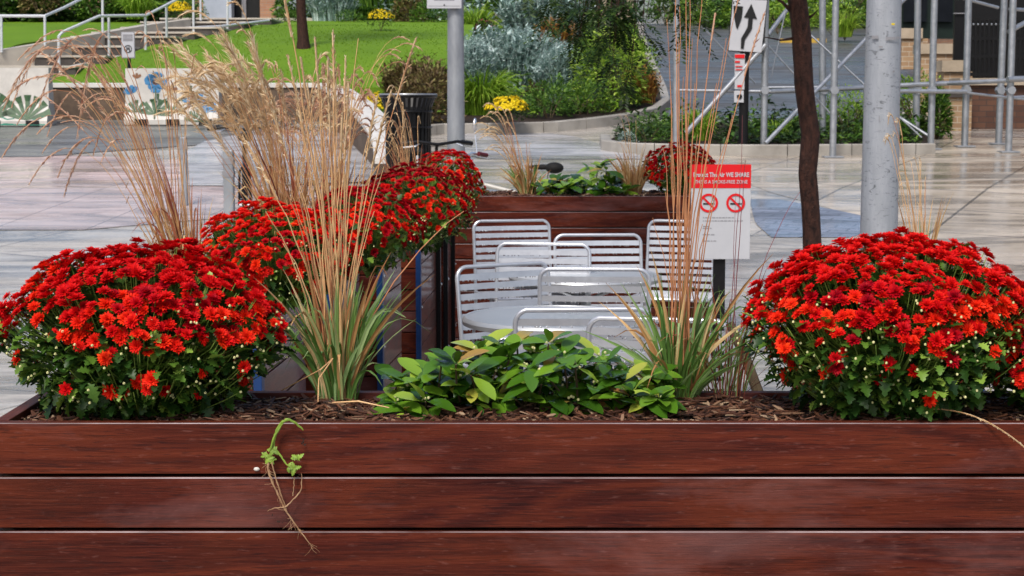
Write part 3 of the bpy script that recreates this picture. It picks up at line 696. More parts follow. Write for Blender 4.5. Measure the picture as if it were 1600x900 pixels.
for i_ in range(46):
    p_ = rn.choice(main[4:]); e_ = p_+V((rn.uniform(-.016, .016), rn.uniform(-.003, .001), rn.uniform(-.022, .004))); g.tube(sm([p_, (p_+e_)*.5+V((rn.uniform(-.003, .003), -.001, 0)), e_], 3), .00028, 3)
tag(g.build('root_hairs', 'root_tan', w, world=True), kind='stuff')
g = MB()
for i_ in range(26):
    x_, y_ = rn.choice(((414, 712), (420, 716), (418, 706), (474, 690), (470, 745), (421, 806), (438, 815))); g.blob(P(x_+rn.uniform(-5, 5), y_+rn.uniform(-6, 6), Yw+.002), (rn.uniform(.0008, .0024), .001, rn.uniform(.0008, .003)), 5, 3)
tag(g.build('clinging_soil', 'soil', w, world=True), kind='stuff')
g = MB(); rw = random.Random(4)
for (cx, cy, n) in ((428, 704, 9), (414, 712, 5), (460, 732, 9), (466, 716, 5), (420, 716, 6), (450, 730, 5)):
    for i in range(n+4):
        a = rw.uniform(0, 6.28); g.leaf(P(cx, cy, Yw-.004), V((math.cos(a), -.5*rw.random(), math.sin(a))), V((0, -1, .3)), rw.uniform(.005, .014), MUMLEAF, .3, .5)
g.build('leaves', 'weed_green', w, True, world=True)
g = MB().blob(P(401, 733, 3.095), (.0055, .003, .0038), 8, 5); tag(g.build('white_pebble', 'white_paint', smooth=True), 'tiny white chip stuck to the board beside the hanging weed', 'chip')
s = thing('fallen_seed_head', 'pale fallen grass seed head lying over the front rim at lower right', 'seed head', P(1480, 645, 3.12))
rq = random.Random(3)
stalk(s, P(1440, 640, 3.16), P(1530, 630, 3.09), P(1615, 712, 3.06), .0016, 'stem_dry', 'plume', rq, .62, .35)
s = thing('fallen_stalk', 'thin pale dry stalk lying on the mulch below the centre grass', 'stalk', P(500, 628, 3.3))
MB().tube([P(440, 610, 3.36), P(500, 578, 3.28), P(520, 560, 3.3), P(498, 592, 3.24), P(497, 628, 3.22)], .0012, 5).build('stem', 'stem_dry', s, world=True)
MB().tube([P(520, 629, 3.2), P(560, 627, 3.18), P(608, 637, 3.17)], [.0015, .002, .001], 5).build('stem', 'stem_dry', s, world=True)
s = thing('wooden_stake', 'brown wooden stake leaning behind the gap left of the right mound', 'stake', P(1190, 640, 3.8))
MB().tube([P(1140, 505, 3.85), P(1165, 560, 3.82), P(1200, 655, 3.8)], [.010, .012, .013], 8).build('shaft', 'branch', s, True, world=True)

# ============================================================ CHAIRS AND TABLES
def rounded(p, q, r, n=5):
    """inverted U from p (left foot) to q (right foot): list of points, corner radius r"""
    pass
def make_chair(label):
    t = thing('metal_chair', label, 'chair', (0, 0, 0), 0, 'slatted metal chairs around the two round tables')
    W_, H, SH = .235, .87, .45
    # back frame faces -y (back of the chair towards -y), leaning back
    def bp(x, z): return V((x, -.02-(z-SH)*.14 if z > SH else -.02+(z-SH)*.02, z))
    pts = [bp(-W_, SH-.02)]+[bp(-W_, z) for z in (.55, .7, H-.05)]
    for i in range(1, 6):
        a = math.pi/2*i/6; pts.append(bp(-W_+.05-.05*math.cos(a), H-.05+.05*math.sin(a)))
    for i in range(0, 6):
        a = math.pi/2*i/6; pts.append(bp(W_-.05+.05*math.sin(a), H-.05+.05*math.cos(a)))
    pts += [bp(W_, z) for z in (H-.05, .7, .55, SH-.02)]
    MB().tube(pts, .0092, 10).build('back_frame', 'chair_metal', t, True)
    s = MB(); z = H-.045
    for k in range(9):
        y0 = bp(0, z).y; n = 8
        for i in range(n):
            xa, xb = -W_+2*W_*i/n, -W_+2*W_*(i+1)/n; ya, yb = y0-.012*math.sin(math.pi*i/n), y0-.012*math.sin(math.pi*(i+1)/n)
            s.add([(xa, ya, z-.013), (xb, yb, z-.013), (xb, yb-.004, z+.013), (xa, ya-.004, z+.013), (xa, ya+.004, z-.013), (xb, yb+.004, z-.013), (xb, yb, z+.013), (xa, ya, z+.013)],
                  [(0, 1, 2, 3), (7, 6, 5, 4), (3, 2, 6, 7), (4, 5, 1, 0)])
        z -= .0425
    s.build('back_slats', 'chair_metal', t)
    s = MB()
    for k in range(9):
        y = .0+k*.047; zz = SH-.006*math.sin(math.pi*k/8); s.box((-W_+.01, y, zz-.004), (W_-.01, y+.032, zz+.004), .002)
    s.build('seat_slats', 'chair_metal', t)
    MB().tube([(-W_, -.03, SH), (-W_, .2, SH-.004), (-W_, .40, SH), (-W_+.03, .43, SH), (W_-.03, .43, SH), (W_, .40, SH), (W_, .2, SH-.004), (W_, -.03, SH)], .0092, 8).build('seat_frame', 'chair_metal', t, True)
    for (sx, y0, y1) in ((-1, .0, -.09), (1, .0, -.09), (-1, .38, .42), (1, .38, .42)):
        l = MB().tube([(sx*W_, y0, SH), (sx*(W_+.01), y1, .012)], .0092, 8).build('leg', 'chair_metal', t, True)
        MB().lathe((sx*(W_+.01), y1, 0), [(0, 0), (.014, 0), (.014, .03), (.0108, .032)], 10).build('foot_cap', 'rubber', l, True)
    MB().tube([(-W_-.005, -.05, .22), (W_+.005, -.05, .22)], .007, 6).build('stretcher', 'chair_metal', t, True)
    dr = MB(); rd = random.Random(5); z = H-.045
    for k in range(9):
        y0 = bp(0, z).y
        for i in range(18):
            x = rd.uniform(-W_+.02, W_-.02); dr.blob((x, y0-.012*math.sin(math.pi*(x+W_)/(2*W_))+rd.choice((-.003, .004)), z-.0155), (.003, .003, .0042), 5, 3)
        z -= .0425
    tag(dr.build('water_drops', 'chrome', t, True), kind='stuff')
    return t
ch0 = make_chair('x')
def chair(first, xc, Y, rz, label):
    x = P(xc, 450, Y).x
    if first: ch0.location = (x, Y, 0); ch0.rotation_euler = (0, 0, rz); ch0['label'] = label; return ch0
    return dup(ch0, (x, Y, 0), rz, label)
chair(1, 909, 6.0, rad(2), 'frontmost metal chair, its back top edge just above the leafy shrub')
chair(0, 1035, 5.72, rad(-14), 'metal chair behind the reddish foreground grass, lowest at right')
chair(0, 800, 7.5, rad(180+32), 'metal chair at the left with the front table edge across its back')
chair(0, 929, 7.45, rad(-4), 'metal chair tucked in between the two tables')
chair(0, 846, 8.62, rad(180-8), 'metal chair left of the rear table, second row from the back')
chair(0, 937, 9.22, rad(180+6), 'metal chair on the far side of the rear table')
chair(0, 804, 10.35, rad(180+14), 'rear left metal chair standing against the far planter')
chair(0, 1068, 10.3, rad(180-18), 'rear right metal chair partly behind the reddish grass stems')
def table(first, x, Y, zt, r, label):
    t = thing('cafe_table', label, 'table', (x, Y, 0), 0, 'round metal cafe tables')
    MB().lathe((0, 0, zt), [(0, -.003), (r*.95, -.003), (r*.955, -.0005), (r*.98, .0005), (r, -.006), (r+.004, -.014), (r, -.03), (r-.012, -.034), (r-.03, -.02), (0, -.018)], 64).build('tabletop', 'table_metal2', t, True)
    MB().lathe((0, 0, 0), [(.03, .03), (.03, zt-.03)], 16).build('pedestal', 'table_metal2', t, True)
    for k in range(4):
        a = k*math.pi/2+.6; MB().tube([(0, 0, .05), (math.cos(a)*.15, math.sin(a)*.15, .05), (math.cos(a)*.27, math.sin(a)*.27, .012)], .014, 8).build('foot', 'table_metal2', t, True)
    for k in range(4):
        a = k*math.pi/2; MB().tube([(math.cos(a)*.03, math.sin(a)*.03, zt-.12), (math.cos(a)*r*.7, math.sin(a)*r*.7, zt-.03)], .01, 6).build('brace', 'table_metal2', t, True)
table(1, P(870, 450, 6.75).x, 6.75, .745, .37, 'front round metal table nearest the leafy shrub')
table(0, P(914, 450, 8.55).x, 8.55, .73, .375, 'rear round metal table behind the first one')

# ============================================================ SMOKE-FREE SIGN
Ys = 8.75
p = P(1123, 450, Ys); zb = P(1123, 405, Ys).z; ztp = P(1123, 257, Ys).z; x0, x1 = P(1080, 300, Ys).x, P(1173, 300, Ys).x; xm = (x0+x1)/2
t = thing('smoke_free_sign', 'red and white no smoking sign on a black post', 'sign', (xm, Ys, 0))
MB().box((-.03, .02, 0), (.03, .06, P(1123, 390, Ys).z), .004).build('post', 'black_paint', t)
m_ = MB(); m_.box((-.09, -.05, 0), (.09, .13, .012), .002); m_.build('base_plate', 'black_paint', t)
hw = (x1-x0)/2; zr = P(1123, 294, Ys).z
pan = MB().box((-hw, 0, zb), (hw, .006, ztp), .002).build('panel', 'sign_white', t)
MB().box((-hw-.0005, -.0015, zr), (hw+.0005, -.0002, ztp+.0005)).build('red_header', 'sign_red', t)
dz = ztp-zr
text(t, 'Protect The Air WE SHARE', (0, -.003, ztp-dz*.44), .0315, 'sign_white', sx=.78, bold=.0009)
text(t, 'THIS IS A SMOKE-FREE ZONE', (0, -.003, ztp-dz*.74), .0250, 'sign_white', sx=.83, bold=.0002)
for cx in (-.062, .075):
    cz = zr-.075; g = MB()
    n = 36; vs = []
    for rr_ in (.036, .048):
        for j in range(n): a = 6.283*j/n; vs.append((cx+rr_*math.cos(a), -.003, cz+rr_*math.sin(a)))
    g.add(vs, [(j, (j+1) % n, (j+1) % n+n, j+n) for j in range(n)])
    c_, s_ = math.cos(-.78), math.sin(-.78)
    def rot(u, v): return (cx+u*c_-v*s_, -.0036, cz+u*s_+v*c_)
    g.add([rot(-.04, -.005), rot(.04, -.005), rot(.04, .005), rot(-.04, .005)], [(0, 1, 2, 3)])
    g.build('prohibition_ring', 'sign_red', t)
    g = MB(); g.add([(cx-.028, -.0025, cz-.008), (cx+.022, -.0025, cz-.008), (cx+.022, -.0025, cz), (cx-.028, -.0025, cz)], [(0, 1, 2, 3)])
    g.add([(cx+.024, -.0025, cz-.008), (cx+.03, -.0025, cz-.008), (cx+.03, -.0025, cz), (cx+.024, -.0025, cz)], [(0, 1, 2, 3)])
    if cx < 0: g.tube([(cx+.024, -.0028, cz+.004), (cx+.03, -.0028, cz+.012), (cx+.018, -.0028, cz+.018), (cx+.024, -.0028, cz+.026)], .0012, 4)
    g.build('cigarette_symbol', 'sign_black', t)
g = MB()
for (za, xa, xb) in ((.152, -.09, .07), (.168, -.09, .115), (.196, -.09, -.06), (.206, -.09, -.045), (.238, -.09, -.03), (.27, -.09, -.02)):
    k = xa
    while k < xb:
        w_ = R.uniform(.006, .02); g.quad((k, -.0012, zr-za), (min(k+w_, xb), -.0012, zr-za), (min(k+w_, xb), -.0012, zr-za+.0045), (k, -.0012, zr-za+.0045)); k += w_+.004
g.build('small_print', 'sign_grey', t)
# ============================================================ GROUND
def strip(name, mat, rows, lift=0.0, step=.25, zf=gz, thick=0, nx=1):
    """sheet following the terrain. rows: [(Y, x_left, x_right), ...] sorted by Y"""
    m = MB(); ys = []; Y = rows[0][0]
    while Y < rows[-1][0]-1e-6: ys.append(Y); Y += step
    ys.append(rows[-1][0])
    for k, _ in GK:
        if rows[0][0] < k < rows[-1][0]: ys.append(k)
    ys = sorted(set(ys)); vs = []
    for Y in ys:
        for a, b in zip(rows, rows[1:]):
            if a[0] <= Y <= b[0]: u = (Y-a[0])/max(1e-9, b[0]-a[0]); break
        xl, xr = a[1]+(b[1]-a[1])*u, a[2]+(b[2]-a[2])*u
        for i in range(nx+1): vs.append((xl+(xr-xl)*i/nx, Y, zf(Y)+lift))
    w = nx+1
    m.add(vs, [(j*w+i, j*w+i+1, (j+1)*w+i+1, (j+1)*w+i) for j in range(len(ys)-1) for i in range(nx)])
    if thick:
        k = len(ys)
        lo = [(v[0], v[1], v[2]-thick) for v in vs]
        n = len(m.v); m.add(lo, [])
        for j in range(k-1):
            m.f.append((j*w, (j+1)*w, n+(j+1)*w, n+j*w)); m.f.append((j*w+nx, n+j*w+nx, n+(j+1)*w+nx, (j+1)*w+nx)); m.mi += [0, 0]
        for i in range(nx):
            m.f.append((i, n+i, n+i+1, i+1)); b_ = (k-1)*w+i; m.f.append((b_, b_+1, n+b_+1, n+b_)); m.mi += [0, 0]
    o = m.build(name, mat); tag(o, kind='structure'); return o
strip('ground', 'wet_concrete', [(-30, -150, 150), (400, -150, 150)], 0, 1.0, nx=4)
def hx(px, py): h = hit(px, py); return h
def zone(name, mat, pix, lift):
    """pix rows: (py, px_left, px_right) from near (large py) to far"""
    rows = []
    for (py, a, b) in pix:
        h = hit(800, py); rows.append((h.y, P(a, py, h.y).x, P(b, py, h.y).x))
    return strip(name, mat, rows, lift)
zone('pink_pavement', 'wet_pink', [(360, -900, 130), (335, -700, 420), (300, -600, 520), (268, -600, 470), (252, -600, 330), (240, -600, 40)], .005)
zone('side_pavement', 'wet_beige', [(450, 1500, 2600), (400, 1290, 2500), (372, 1330, 2400), (330, 1310, 2300), (300, 1200, 2200), (270, 1120, 2200), (244, 1000, 2100), (236, 1465, 2100), (215, 1470, 2000)], .003)
zone('roadway', 'wet_asphalt', [(246, -900, 60), (240, -900, 130), (226, -900, 330), (205, -900, 420), (188, -900, 480)], .010)
zone('crosswalk_paint', 'wet_white', [(292, 292, 420), (285, 284, 580), (262, 286, 590), (238, 290, 600), (222, 320, 602), (205, 400, 560)], .014)
zone('crosswalk_paint', 'wet_white', [(249, 760, 1010), (243, 730, 1000), (214, 716, 900), (209, 730, 860)], .006)
zone('paver_strip', 'wet_paver', [(372, 1205, 1330), (350, 1180, 1400), (330, 1175, 1310), (312, 1172, 1215)], .006)
zone('road_uphill', 'wet_road', [(186, 1030, 1400), (165, 1042, 1420), (130, 1030, 1430), (90, 1008, 1440), (60, 1000, 1460), (38, 1000, 1350)], .012)
# ============================================================ BACK LAWN, BEDS, KERBS
LK = [(28.5, 1.62), (30, 1.86), (34, 2.70), (40, 3.32), (50, 4.0), (60, 4.3), (80, 4.4)]
def lz(Y):
    for (a, za), (b, zb) in zip(LK, LK[1:]):
        if Y <= b: return za+(zb-za)*(Y-a)/(b-a)
    return LK[-1][1]
def lhit(px, py):
    Y = 28.6
    while Y < 79:
        p = P(px, py, Y)
        if p.z <= lz(Y): return V((p.x, Y, lz(Y)))
        Y += .05
    return V((p.x, Y, lz(Y)))
def lrow(py, a, b):
    h = lhit(400, py); return (h.y, P(a, py, h.y).x, P(b, py, h.y).x)
strip('lawn', 'lawn', [lrow(137, 75, 640), lrow(120, 82, 690), lrow(108, 95, 712), lrow(85, 200, 716), lrow(60, 305, 735), lrow(45, 372, 740), lrow(38, 402, 740), lrow(30, 430, 740)], 0, .3, lz, .5, 8)
strip('lawn_beyond_stair', 'lawn', [lrow(80, -300, 2), lrow(66, -300, 60), lrow(50, -300, 175), lrow(38, -300, 250), lrow(28, -300, 290)], 0.02, .3, lz, .5, 6)
# tufts of grass so that the lawn has a nap
m = MB(); rl = random.Random(2)
for i in range(5000):
    Y = rl.uniform(29.9, 41); px = rl.uniform(110, 700); x = P(px, 100, Y).x
    q = V((x, Y, lz(Y)-.005)); h_ = rl.uniform(.012, .035)
    a = rl.uniform(-.02, .02); m.add([q+V((-.012, 0, 0)), q+V((.012, 0, 0)), q+V((a, rl.uniform(-.02, .02), h_))], [(0, 1, 2)])
leafmat('lawn_blade', [(0, (.08, .165, .005)), (1, (.15, .26, .009))], .7, .3, .2)
XL = lambda Y: None
keep = MB()
edge = [lrow(p_, a, b) for (p_, a, b) in ((137, 85, 620), (120, 95, 685), (108, 110, 705), (85, 215, 712), (60, 315, 728), (45, 380, 730), (38, 410, 730))]
for f in m.f:
    v = m.v[f[0]]; ok = False
    for a, b in zip(edge, edge[1:]):
        if a[0] <= v[1] <= b[0]:
            u = (v[1]-a[0])/(b[0]-a[0]); ok = a[1]+(b[1]-a[1])*u < v[0] < a[2]+(b[2]-a[2])*u
    if ok: keep.add([m.v[i] for i in f], [(0, 1, 2)])
tag(keep.build('lawn_grass', 'lawn_blade'), 'short bright green grass blades on the sloping lawn', 'grass', kind='stuff')
# planting beds (soil slabs)
def path_kerb(label, pts, w, h, mat='kerb_stone', seg=.9, joint=.012):
    """kerb: stones along a ground polyline"""
    c = V(pts[0]); t = thing('stone_kerb', label, 'kerb', (c.x, c.y, gz(c.y)))
    dist = [0]
    for a, b in zip(pts, pts[1:]): dist.append(dist[-1]+(V(b)-V(a)).length)
    def at(s):
        for i in range(len(pts)-1):
            if s <= dist[i+1]+1e-6:
                u = (s-dist[i])/(dist[i+1]-dist[i]); return V(pts[i]).lerp(V(pts[i+1]), u)
        return V(pts[-1])
    s = 0
    while s < dist[-1]-.05:
        e = min(s+seg, dist[-1]); a, b = at(s), at(e-joint); n = 4; vs = []
        for i in range(n+1):
            q = a.lerp(b, i/n) if e-s < .2 else at(s+(e-joint-s)*i/n); q2 = at(min(dist[-1], s+(e-joint-s)*i/n+.03))-at(max(0, s+(e-joint-s)*i/n-.03))
            nn = V((-q2.y, q2.x, 0)).normalized()*w/2; z = gz(q.y)
            for (k, zz) in ((-1, z-.05), (-1, z+h-.015), (-.85, z+h), (.85, z+h), (1, z+h-.015), (1, z-.05)): vs.append((q.x+nn.x*k, q.y+nn.y*k, zz))
        m = MB(); fs = []
        for i in range(n):
            for j in range(5): A = i*6+j; fs.append((A, A+6, A+7, A+1))
        fs += [(0, 1, 2, 3, 4, 5), tuple(n*6+j for j in (5, 4, 3, 2, 1, 0))]
        m.add(vs, fs).build('kerb_block', mat, t, world=True); s = e
    return t
k1 = [hx(*q) for q in ((606, 226), (640, 214), (690, 209), (780, 208), (860, 206), (920, 200), (980, 192), (1025, 180))]
k1 += [hx(*q) for q in ((1040, 168), (1036, 150), (1024, 120), (1010, 90), (1003, 60), (1000, 42))]
path_kerb('curved stone kerb around the large flower bed beside the uphill road', k1, .16, .16)
k2 = [hx(*q) for q in ((945, 226), (948, 236), (985, 240), (1060, 242), (1140, 243), (1230, 243), (1330, 242), (1460, 241))]
path_kerb('low straight stone kerb of the small bed in front of the scaffold', k2, .15, .15)
def soilbed(name, pix, lift):
    o = zone(name, 'soil', pix, lift); return o
soilbed('bed_soil', [(205, 690, 850), (198, 640, 930), (190, 622, 985), (180, 610, 1018), (165, 600, 1032), (140, 620, 1026), (100, 640, 1008), (60, 700, 998), (44, 700, 996)], .10)
soilbed('bed_soil', [(237, 955, 1450), (225, 950, 1450), (212, 980, 1450), (196, 1020, 1450)], .06)
# retaining wall of the lawn
def wall_path(name, label, cat, pts, w, mat, cop=None, coph=.07, base='z'):
    t = thing(name, label, cat, V(pts[0][0]))
    m = MB(); c = MB(); vs = []; vc = []
    for i, (q, z1) in enumerate(pts):
        q = V(q); a = V(pts[max(0, i-1)][0]); b = V(pts[min(len(pts)-1, i+1)][0]); d = (b-a); n = V((-d.y, d.x, 0)).normalized()
        z0 = q.z-.1
        vs += [q+n*w/2+V((0, 0, z0-q.z)), V((q.x+n.x*w/2, q.y+n.y*w/2, z1)), V((q.x-n.x*w/2, q.y-n.y*w/2, z1)), q-n*w/2+V((0, 0, z0-q.z))]
        ww = w/2+.035
        vc += [V((q.x+n.x*ww, q.y+n.y*ww, z1+.002)), V((q.x+n.x*ww, q.y+n.y*ww, z1+coph-.015)), V((q.x+n.x*w*.35, q.y+n.y*w*.35, z1+coph)), V((q.x-n.x*w*.35, q.y-n.y*w*.35, z1+coph)), V((q.x-n.x*ww, q.y-n.y*ww, z1+coph-.015)), V((q.x-n.x*ww, q.y-n.y*ww, z1+.002))]
    k = len(pts)
    m.add(vs, [(i*4+j, i*4+4+j, i*4+5+j, i*4+1+j) for i in range(k-1) for j in range(3)]+[(0, 1, 2, 3), ((k-1)*4+3, (k-1)*4+2, (k-1)*4+1, (k-1)*4)])
    m.build('wall_face', mat, t, world=True)
    if cop:
        c.add(vc, [(i*6+j, i*6+6+j, i*6+6+(j+1) % 6, i*6+(j+1) % 6) for i in range(k-1) for j in range(6)]+[(0, 1, 2, 3, 4, 5), tuple((k-1)*6+j for j in (5, 4, 3, 2, 1, 0))])
        c.build('coping', cop, t, world=True)
    return t
def gp(px, py, Y=None):
    if Y is None: return hit(px, py)
    x = P(px, py, Y).x; return V((x, Y, gz(Y)))
def ztop(px, py, Y): return P(px, py, Y).z
wp = [(gp(60, 0, 29.6), ztop(60, 137, 29.6)), (gp(300, 0, 29.6), ztop(300, 137, 29.6)), (gp(505, 0, 29.6), ztop(505, 137, 29.6)), (gp(530, 0, 28.2), ztop(530, 146, 28.2)), (gp(560, 0, 26), ztop(560, 168, 26)), (gp(590, 0, 23.2), ztop(590, 200, 23.2)), (gp(606, 0, 21.6), ztop(606, 228, 21.6)), (gp(611, 0, 20.4), ztop(611, 256, 20.4))]
wall_path('retaining_wall', 'brown stone lawn wall whose pale coping curves down toward the litter bin', 'wall', wp, .34, 'stone_wall', 'coping', .08)
# stair
t = thing('stone_stair', 'wide stone stair climbing the lawn with dark risers', 'stair', (lhit(100, 108).x, 31, lz(31)-.3))
sx = [(31.0, -20, 118), (32.0, 60, 165), (33.0, 96, 200), (34.1, 128, 275), (35.4, 160, 305), (37.0, 205, 345), (39.0, 235, 385), (41.2, 265, 425), (44, 270, 440)]
for i in range(len(sx)-1):
    Ya, xa, xb = sx[i]; Yb = sx[i+1][0]; z1 = lz(Ya)+.16; xa = P(xa, 100, Ya).x-.2; xb = P(xb, 100, Ya).x
    m = MB().box((xa, Ya, z1-.9), (xb, Yb+.02, z1-.04)); m.build('riser', 'dark_stone' if 'dark_stone' in MATS else 'stone_wall', t, world=True)
    MB().box((xa-.01, Ya-.03, z1-.04), (xb+.01, Yb+.02, z1), .008).build('tread', 'concrete', t, world=True)
simple('dark_stone', (.07, .06, .055), (.04, .035, .03), .6, 5)
for ch in t.children:
    if ch.name.startswith('riser'): ch.data.materials[0] = MATS['dark_stone']
# cheek wall left of the stair
cw = []
for (px, py, Y) in ((-40, 84, 31.3), (60, 68, 32.2), (150, 52, 34.0), (230, 38, 36.5), (290, 30, 38.5)):
    x = P(px, py, Y).x; cw.append((V((x, Y, lz(Y)-.7)), P(px, py, Y).z))
wall_path('stair_side_wall', 'sloping tan concrete wall along the left side of the stair', 'wall', cw, .25, 'concrete')
cw = []
for (px, py, Y) in ((92, 107, 31.0), (200, 84, 33.3), (300, 61, 36.2), (372, 46, 39), (400, 38, 41.0)):
    x = P(px, py, Y).x; cw.append((V((x, Y, lz(Y)-.3)), P(px, py, Y).z))
wall_path('stair_edging', 'narrow pale edging between the stair and the lawn', 'edging', cw, .10, 'coping')
# railings
def railing(label, rails, posts, Y, r=.028):
    t = thing('handrail', label, 'handrail', P(*posts[0][:2], posts[0][4] if len(posts[0]) > 4 else Y), 0, 'metal handrails of the stair')
    for pl in rails:
        MB().tube([P(a, b, Y+(c if True else 0)) for (a, b, c) in pl], r, 8).build('rail', 'rail_paint', t, True, world=True)
    for q in posts:
        MB().tube([P(q[0], q[1], Y+q[3]), P(q[0]+.5, q[2], Y+q[3])], r*.9, 8).build('post', 'rail_paint', t, True, world=True)
    return t
railing('handrail at the far left corner rising toward the top of the picture', [[(-60, 25, 0), (2, 25, 0), (70, 25, 0), (100, 12, 1), (135, -6, 2)]], [(2, 25, 82, 0), (70, 25, 72, 0), (160, -30, 50, 2.5)], 31.5)
railing('handrail in the middle of the stair beside the small dog sign', [[(92, 108, 0), (92, 56, 0), (98, 50, .1), (155, 25, 1), (228, 24, 2), (250, 13, 2.5), (290, -8, 3.5)]], [(170, 25, 88, 1.3), (227, 24, 78, 2), (260, 8, 58, 2.8)], 31.2)
railing('handrail on the right side of the stair top, partly above the picture', [[(290, 44, 0), (345, 41, 1), (420, 32, 3)]], [(302, -40, 60, 0), (313, -40, 32, 3), (355, -40, 48, 1.5)], 37)

# ============================================================ JERSEY BARRIERS
def barrier(label, px0, px1, pyb, pyt, motif, seed):
    h = hit((px0+px1)/2, pyb); Y = h.y-.3; x0, x1 = P(px0, pyb, Y).x, P(px1, pyb, Y).x; zt = P(px0, pyt, Y).z; z0 = gz(Y)
    xc = (x0+x1)/2; L_ = (x1-x0)/2; H = zt-z0
    t = thing('concrete_barrier', label, 'barrier', (xc, Y, z0), 0, 'painted concrete road barriers')
    pr = [(-.30, 0), (-.30, .08), (-.16, .34*H/.9), (-.11, H), (.11, H), (.16, .34*H/.9), (.30, .08), (.30, 0)]
    m = MB(); k = len(pr); vs = [(x, y, z) for x in (-L_, L_) for (y, z) in pr]
    m.add(vs, [(j, (j+1) % k, (j+1) % k+k, j+k) for j in range(k)]+[tuple(range(k-1, -1, -1)), tuple(range(k, 2*k))])
    m.build('barrier_body', 'white_paint', t)
    for xx in (-L_*.62, L_*.05, L_*.75):
        MB().box((xx-.12, -.304, .0), (xx+.10, -.2, .09)).build('drain_slot', 'sign_black', t)
    # front surface point (x,z) a few mm proud
    def S(x, z):
        for (ya, za), (yb, zb) in zip(pr, pr[1:]):
            if za <= z <= zb and zb > za: return V((x, ya+(yb-ya)*(z-za)/(zb-za)-.006, z))
        return V((x, -.11, z))
    rs = random.Random(seed)
    def shape(cx, cz, pts): 
        return [S(cx+a, cz+b) for a, b in pts]
    def petals(mb, cx, cz, r, n, a0, a1, w=.3):
        for i in range(n):
            a = a0+(a1-a0)*i/max(1, n-1); d = (math.cos(a), math.sin(a)); s = (-d[1], d[0]); q = []
            for (u, v) in ((0, 0), (.4, w*.8), (.75, w), (1, .15), (1, -.15), (.75, -w), (.4, -w*.8)):
                q.append((d[0]*u*r+s[0]*v*r, d[1]*u*r+s[1]*v*r))
            mb.poly(shape(cx, cz, q))
    motif(t, S, petals, L_, H, rs); return t
def motif_blue(t, S, petals, L_, H, rs):
    def one(args, mat, name):
        m = MB()
        for q in args: petals(m, *q)
        m.build(name, mat, t)
    one([(-L_*.35, H*.72, .20, 5, .5, 2.64, .42), (-L_*.35, H*.70, .13, 4, 3.4, 6.0, .4)], 'paint_blue', 'painted_flower')
    one([(-L_*.35, H*.70, .09, 5, .9, 2.2, .3)], 'paint_brown', 'painted_flower_heart')
    one([(-L_*.86, H*.55, .14, 4, 1.0, 2.8, .3)], 'paint_blue', 'painted_flower'); one([(L_*.33, H*.74, .11, 4, .6, 2.5, .3)], 'paint_blue', 'painted_flower')
    one([(L_*.50, H*.30, .24, 7, -.2, 2.5, .17), (L_*.74, H*.26, .18, 4, .0, 1.6, .2)], 'paint_blue', 'painted_flower')
    one([(-L_*.02, H*.58, .12, 3, .6, 2.2, .25)], 'paint_brown', 'painted_bud'); one([(-L_*.75, H*.82, .09, 3, .8, 2.4, .25)], 'paint_brown', 'painted_bud'); one([(L_*.75, H*.7, .1, 3, .8, 2.4, .2)], 'paint_brown', 'painted_bud')
    gr = MB()
    for (x, z, n, r) in ((-L_*.35, H*.18, 6, .26), (-L_*.75, H*.22, 5, .2), (-L_*.0, H*.2, 4, .22), (L_*.55, H*.06, 5, .2), (L_*.28, H*.42, 3, .13), (L_*.4, H*.55, 3, .13), (-L_*.3, H*.4, 3, .14)): petals(gr, x, z, r, n, .2+rs.uniform(-.2, .2), 2.9, .13)
    for (xa, za, xb, zb) in ((-L_*.35, .1*H, -L_*.35, .62*H), (-L_*.75, .1*H, -L_*.86, .5*H), (-L_*.35, .2*H, -L_*.02, .55*H), (L_*.55, .05*H, L_*.33, .7*H)):
        gr.quad(S(xa-.012, za), S(xa+.012, za), S(xb+.008, zb), S(xb-.008, zb))
    tag(gr.build('painted_leaves', 'paint_green', t), kind='stuff')
def motif_agave(t, S, petals, L_, H, rs):
    g, k = MB(), MB()
    for (x, n, r) in ((-L_*.1, 9, .40), (L_*.62, 7, .34)): petals(g, x, H*.10, r*1.2, n, .35, 2.8, .09)
    pts = [S(-L_*.99+2*L_*.98*i/20, H*(.16+.04*math.sin(i*1.3))) for i in range(21)]; bot = [S(-L_*.99+2*L_*.98*i/20, .012) for i in range(21)]
    for i in range(20): k.quad(bot[i], bot[i+1], pts[i+1], pts[i])
    k.build('mural_ground', 'paint_teal', t); g.build('mural_green', 'paint_green', t)
barrier('painted concrete barrier with blue flowers and green leaves', 200, 345, 192, 107, motif_blue, 1)
barrier('painted concrete barrier with spiky green plants at the left edge of the picture', -90, 81, 194, 106, motif_agave, 2)

